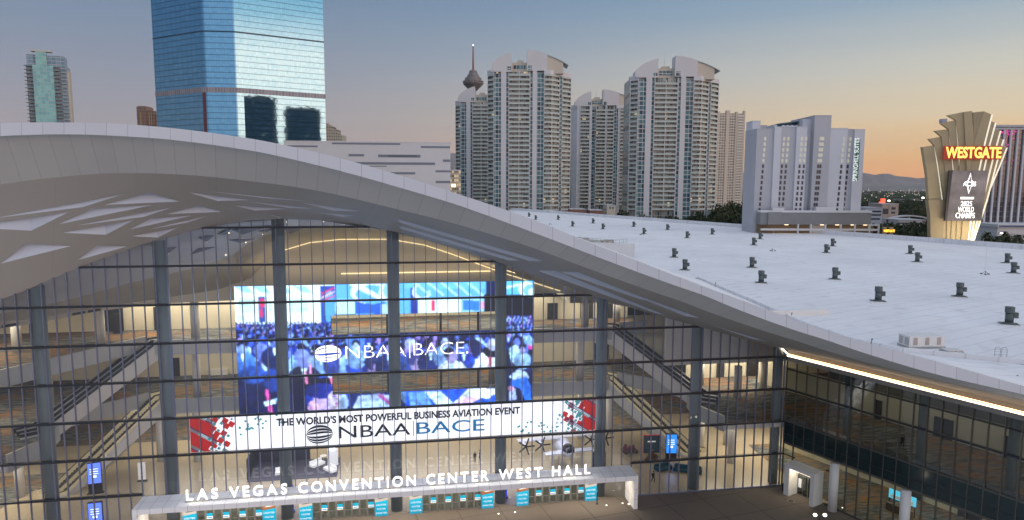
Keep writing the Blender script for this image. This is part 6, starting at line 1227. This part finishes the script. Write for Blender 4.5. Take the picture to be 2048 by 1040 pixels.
for i in range(12): mb.box(XC(1965+i*17), XC(1974+i*17), -25.1, -25.01, ZC(470), ZC(465))
mb.build('podium_window', drk, t)
# ------------------------------------------------------------------ right middle distance: blocks, bridge, small sign
def block(x0, x1, yt, yb, D, m_, label, cat='building', name='low_building', dep=25, slots=()):
    S_ = D/F; cx = (x0+x1)/2; q = at(cx, 400, D); t = thing(name, label, cat, (q.x, D, 0)); zt = 46+(hz(cx)-yt)*S_; mb = MB(); mb.box((x0-cx)*S_, (x1-cx)*S_, 0, dep, 0, zt); mb.build('wall', m_, t); mb = MB(); mb.box((x0-cx)*S_-.2, (x1-cx)*S_+.2, -.2, dep+.2, zt, zt+.5); mb.build('roof', hg, t)
    for a, b, c, d in slots: mb = MB(); mb.box((a-cx)*S_, (b-cx)*S_, -.1, .2, 46+(hz(cx)-d)*S_, 46+(hz(cx)-c)*S_); mb.build('window', drk, t)
    return t
block(1765, 1798, 408, 440, 640, mat('pinkish_stucco', (.36, .31, .28), .8), 'pale square building with dark windows beyond the hotel, left of the sign tower', slots=((1767, 1778, 417, 428), (1784, 1792, 414, 419), (1784, 1792, 423, 427)))
block(1733, 1766, 416, 445, 520, hw, 'white parking deck with dark open levels to the right of the hotel podium', slots=((1735, 1764, 421, 424), (1735, 1764, 428, 431), (1735, 1762, 436, 439)), name='parking_deck')
block(1800, 1850, 440, 455, 560, hg, 'long low grey building left of the sign tower foot', slots=((1803, 1848, 445, 447),))
block(1214, 1232, 411, 432, 590, tw2, 'small cream villa block among dark trees at the tower feet', slots=((1219, 1222, 414, 417), (1225, 1228, 414, 417)), name='villa')
block(1141, 1172, 419, 430, 585, mat('terracotta', (.26, .12, .08), .8), 'low terracotta roofed house right of the left front tower', name='villa'); block(1180, 1206, 421, 432, 580, mat('terracotta_b', (.22, .11, .08), .8), 'low brown roofed house left of the cream villa', name='villa')
t = thing('pedestrian_bridge', 'low arched grey bridge left of the gold sign tower', 'bridge', (at(1820, 430, 600).x, 600, 0)); S_ = 600/F; mb = MB(); arc = [(x, 46+(hz(1820)-(430+((x-1822)/44)**2*8))*S_) for x in range(1776, 1870, 6)]
for (xa, za), (xb, zb_) in zip(arc, arc[1:]): mb.ext([((xa-1820)*S_, 0, za), ((xb-1820)*S_, 0, zb_), ((xb-1820)*S_, 0, zb_-1.1), ((xa-1820)*S_, 0, za-1.1)], (0, 6, 0))
mb.build('deck', hg, t)
for x in (1790, 1822, 1854): mb = MB(); mb.box((x-1820)*S_-.5, (x-1820)*S_+.5, 2, 4, 0, interp(x, arc)-1.1); mb.build('pier', hg, t)
rdm = mat('grey_road', (.13, .13, .14), .8, noise=.15, nscale=.05); mb = MB(); mb.face([(170, 470, -.55), (330, 440, -.55), (420, 560, -.55), (200, 600, -.55)]); tag(mb.build('road', rdm), kind='structure')
D = 330; S_ = D/F; q = at(1759, 463, D); t = thing('pylon_sign', 'small yellow lit name sign on two cream pylons right of the garage', 'sign', (q.x, D-8, 0)); zc = lambda y: 46+(hz(1759)-y)*S_
for a, b in ((-2.4, -1.0), (.8, 2.2)): mb = MB(); mb.box(a, b, 0, 1.4, 0, zc(452)); mb.build('pylon', gold, t)
mb = MB(); mb.box(-2.9, 2.8, -.4, -.05, zc(462), zc(456)); mb.build('panel', rp, t); fit('letters', 'WESTGATE', mat('yellow_letters', (1, .8, .1), emit=(1, .72, .06), estr=1.6), t, -2.7, 2.6, -.45, zc(461.5), zc(456.5)-zc(461.5), .03, .03)
# ------------------------------------------------------------------ trees
lm = [mat('dark_foliage', (.035, .05, .025), .9, noise=.4, nscale=.6, spec=.1), mat('olive_foliage', (.06, .07, .035), .9, noise=.4, nscale=.6, spec=.1), mat('palm_frond', (.055, .065, .035), .9, noise=.3, nscale=1, spec=.1)]; bark = mat('bark', (.09, .07, .05), .9)
def leaf_crown(h, r, n, seed):
    R = random.Random(seed); mb = MB(); cl = [(R.gauss(0, r*.45), R.gauss(0, r*.45), h*.45+R.random()*h*.5, R.uniform(.35, .6)*r) for _ in range(9)]
    for _ in range(n):
        c = R.choice(cl); d = Vector((R.gauss(0, 1), R.gauss(0, 1), R.gauss(0, .8))).normalized()*c[3]*R.random()**.4; q = Vector(c[:3])+d; a = Vector((R.gauss(0, 1), R.gauss(0, 1), R.gauss(0, 1))).normalized(); b = a.cross(Vector((R.gauss(0, 1), R.gauss(0, 1), R.gauss(0, 1)))).normalized(); s = r*R.uniform(.07, .16)
        mb.face([q-a*s, q-b*s*.7, q+a*s, q+b*s*.7], 0)
    return mb
def palm_crown(h, seed):
    R = random.Random(seed); mb = MB()
    for i in range(26):
        az_ = i*2.4+R.random()*.4; up_ = R.uniform(-.5, 1.1); d = Vector((math.cos(az_), math.sin(az_), 0)); L_ = R.uniform(1.8, 2.6); n = Vector((-d.y, d.x, 0)); prev = Vector((0, 0, h))
        for j in range(4):
            nx = Vector((0, 0, h))+d*L_*(j+1)/4+Vector((0, 0, up_*L_*(j+1)/4-(.9*L_*((j+1)/4)**2))); w = .34*(1-j/4.6); mb.face([prev-n*w, nx-n*w*.8, nx+n*w*.8, prev+n*w]); prev = nx
    return mb
kinds = []
for i in range(3): kinds.append((leaf_crown(8, 4.5, 520, 10+i).mesh('crown', lm[i % 2]), 0))
pm_ = [palm_crown(9+2*i, 40+i).mesh('crown', lm[2]) for i in range(2)]
tk = MB(); tk.tube((0, 0, 0), (.2, .1, 4.5), .32, 7, .2)
for a in range(5): tk.tube((.2, .1, 3.5), (2.0*math.cos(a*1.26), 2.0*math.sin(a*1.26), 6.3), .14, 5, .05)
tkm = tk.mesh('trunk', bark); pk0 = [];
for i in range(2): q = MB(); q.tube((0, 0, 0), (.15, .1, 4.5), .26, 7, .2); q.tube((.15, .1, 4.5), (0, 0, 9+2*i), .2, 7, .16); pk0.append(q.mesh('trunk', bark))
def tree(x, D, palm, sc, label, group):
    q = at(x, 420, D); t = thing('palm_tree' if palm else 'broadleaf_tree', label, 'tree', (q.x, D, -.5), RG.uniform(0, 6.28), group); t.scale = (sc, sc, sc*RG.uniform(.85, 1.15))
    i = RG.randrange(2 if palm else 3)
    for nm, me in (('crown', pm_[i] if palm else kinds[i][0]), ('trunk', pk0[i] if palm else tkm)): o = bpy.data.objects.new(nm, me); COL.objects.link(o); o.parent = t
T1 = 'dark bushy tree in the belt along the feet of the white towers'; T2 = 'dark bushy tree in the clump between the right tower and the grey hotel'; T3 = 'dark tree in the grove between the garage and the gold sign tower'; T4 = 'palm tree in front of the casino podium, right of the gold sign tower'; T5 = 'palm tree in the grove left of the gold sign tower'; T6 = 'dark tree in the far wooded belt beyond the bridge'
for i in range(34): x = 1140+i*10.2+RG.uniform(-4, 4); tree(x, 600+RG.uniform(-22, 12), False, RG.uniform(1.9, 2.7), T1, 'dark trees at the feet of the towers')
for i in range(18): x = 1436+RG.uniform(0, 46); tree(x, RG.uniform(640, 800), False, RG.uniform(2.2, 3.1), T2, 'dark trees left of the grey hotel')
for i in range(26): x = 1768+RG.uniform(0, 88); tree(x, RG.uniform(420, 540), False, RG.uniform(1.7, 2.3), T3, 'trees left of the gold sign tower')
for i in range(9): tree(1776+i*10, RG.uniform(400, 470), True, RG.uniform(1.5, 1.9), T5, 'palms left of the gold sign tower')
for i in range(16): tree(1962+RG.uniform(0, 90), RG.uniform(330, 415), True, RG.uniform(1.5, 2.0), T4, 'palms by the casino podium')
for i in range(70): x = 1690+RG.uniform(0, 180); tree(x, RG.uniform(700, 1500), False, RG.uniform(1.6, 2.6), T6, 'far dark trees')
# far town: countless small roofs, trees and lamps on the valley floor
mb = MB(); R = random.Random(8)
for _ in range(2600):
    Y = 1300+4200*R.random()**1.5; x = R.uniform(1640, 1900) if R.random() < .8 else R.uniform(880, 930); q = at(x, 400, Y); s = R.uniform(5, 12); h = R.uniform(4, 10); mb.ball((q.x, Y, h*.6), s, s, h*.7, 6, 4)
tag(mb.build('far_trees', lm[0]), kind='stuff')
mb = MB()
for _ in range(300):
    Y = 1100+4500*R.random()**1.3; x = R.uniform(1660, 1880); q = at(x, 400, Y); s = R.uniform(6, 18); h = R.uniform(4, 10); mb.box(q.x-s, q.x+s, Y, Y+12, -.5, h)
tag(mb.build('far_town_roofs', mat('far_roof', (.16, .155, .15), .9)), kind='stuff')
mb = MB()
for _ in range(110):
    Y = 800+7000*R.random()**1.6; x = R.uniform(1690, 1870); q = at(x, 400, Y); s = .35+Y*.00016; mb.ball((q.x, Y, 9+Y*.001), s, s, s, 6, 4)
tag(mb.build('town_lights', mat('town_lamp', (1, .85, .6), emit=(1, .86, .62), estr=3)), kind='stuff')
t = thing('red_neon_sign', 'small red neon sign far off beyond the pale square building', 'sign', (at(1763, 400, 900).x, 900, 0)); mb = MB(); mb.box(-3, 3, -.3, .3, 14, 26); mb.box(-1, 5, -.3, .3, 24, 30); mb.build('tube', mat('red_neon', (.6, .05, .03), emit=(1, .12, .06), estr=1.6), t); mb = MB(); mb.box(-.6, .6, 0, 1, -.5, 14); mb.build('post', hg, t)
for x, y, D in ((2003, 467, 340), (1846, 396, 700), (1856, 396, 720), (1778, 402, 640)):
    q = at(x, y, D); t = thing('street_lamp', {2003: 'bright street lamp among the palms by the casino', 1846: 'bright far street lamp left of the gold sign tower', 1856: 'bright far street lamp touching the gold sign tower edge', 1778: 'bright lamp over the pale square building'}[x], 'street lamp', (q.x, D, -.5)); mb = MB(); mb.cyl(0, 0, 0, q.z+.5, .12, n=6); mb.build('post', M['dark'], t); mb = MB(); mb.ball((0, 0, q.z+.7), D*.0019, D*.0019, D*.0012, 10, 8); mb.build('lantern', M['gg'], t)
# towers behind the camera, mirrored in the blue glass
nf = (fp_[3]-fp_[2]); nf = Vector((nf.y, -nf.x, 0)).normalized()
for (x0, x1, yt), lb in (((486, 552, 203), 'dark slab tower seen only as the left reflection in the blue glass tower'), ((574, 640, 222), 'dark slab tower seen only as the right reflection in the blue glass tower')):
    xm = (x0+x1)/2; hit = onplane(xm, 300, fp_[2], nf); d = ray(xm, 300); d = Vector((d.x, d.y, 0)).normalized(); r_ = d-2*d.dot(nf)*nf; L_ = 760; c = Vector((hit.x, hit.y, 0))+r_*L_; Dt = hit.y+L_*1.0
    wd_ = (x1-x0)*Dt/F; top = 46+(hz(xm)-yt)*Dt/F; t = thing('reflected_tower', lb, 'tower', (c.x, c.y, 0), math.atan2(r_.y, r_.x)-math.pi/2, 'towers mirrored in the blue glass tower')
    mb = MB(); mb.box(-wd_/2, wd_/2, 0, 14, 0, top-6); mb.box(-wd_*.36, wd_*.46, 1, 13, top-6, top); mb.box(-wd_*.5, -wd_*.2, 1, 13, top-6, top-3); mb.build('core', winmat('dark_tower_facade', 3.0, 3.6, .7, 1.2, (.13, .15, .16), [(.03, .045, .05), (.07, .09, .10), (.04, .05, .06), (.10, .11, .11)], .4, .02), t)
    mb = MB()
    for i in range(24): mb.box(-wd_*.3, wd_*.1, -1.2, 0, 10+i*(top-20)/24, 10.5+i*(top-20)/24)
    tag(mb.build('balcony', slab_m, t), None, None, None, 'stuff')
# ------------------------------------------------------------------ evening haze over the valley
mb = MB(); mb.box(-9000, 14000, -600, 19500, -2, 1250); hzo = tag(mb.build('haze', None), kind='stuff'); hmt = bpy.data.materials.new('evening_haze'); hmt.use_nodes = True; t_ = hmt.node_tree; t_.nodes.remove(t_.nodes['Principled BSDF']); pv = t_.nodes.new('ShaderNodeVolumePrincipled'); pv.inputs['Color'].default_value = (.86, .88, .95, 1); pv.inputs['Density'].default_value = 2.0e-5; t_.links.new(pv.outputs[0], t_.nodes['Material Output'].inputs['Volume']); hzo.data.materials.clear(); hzo.data.materials.append(hmt)
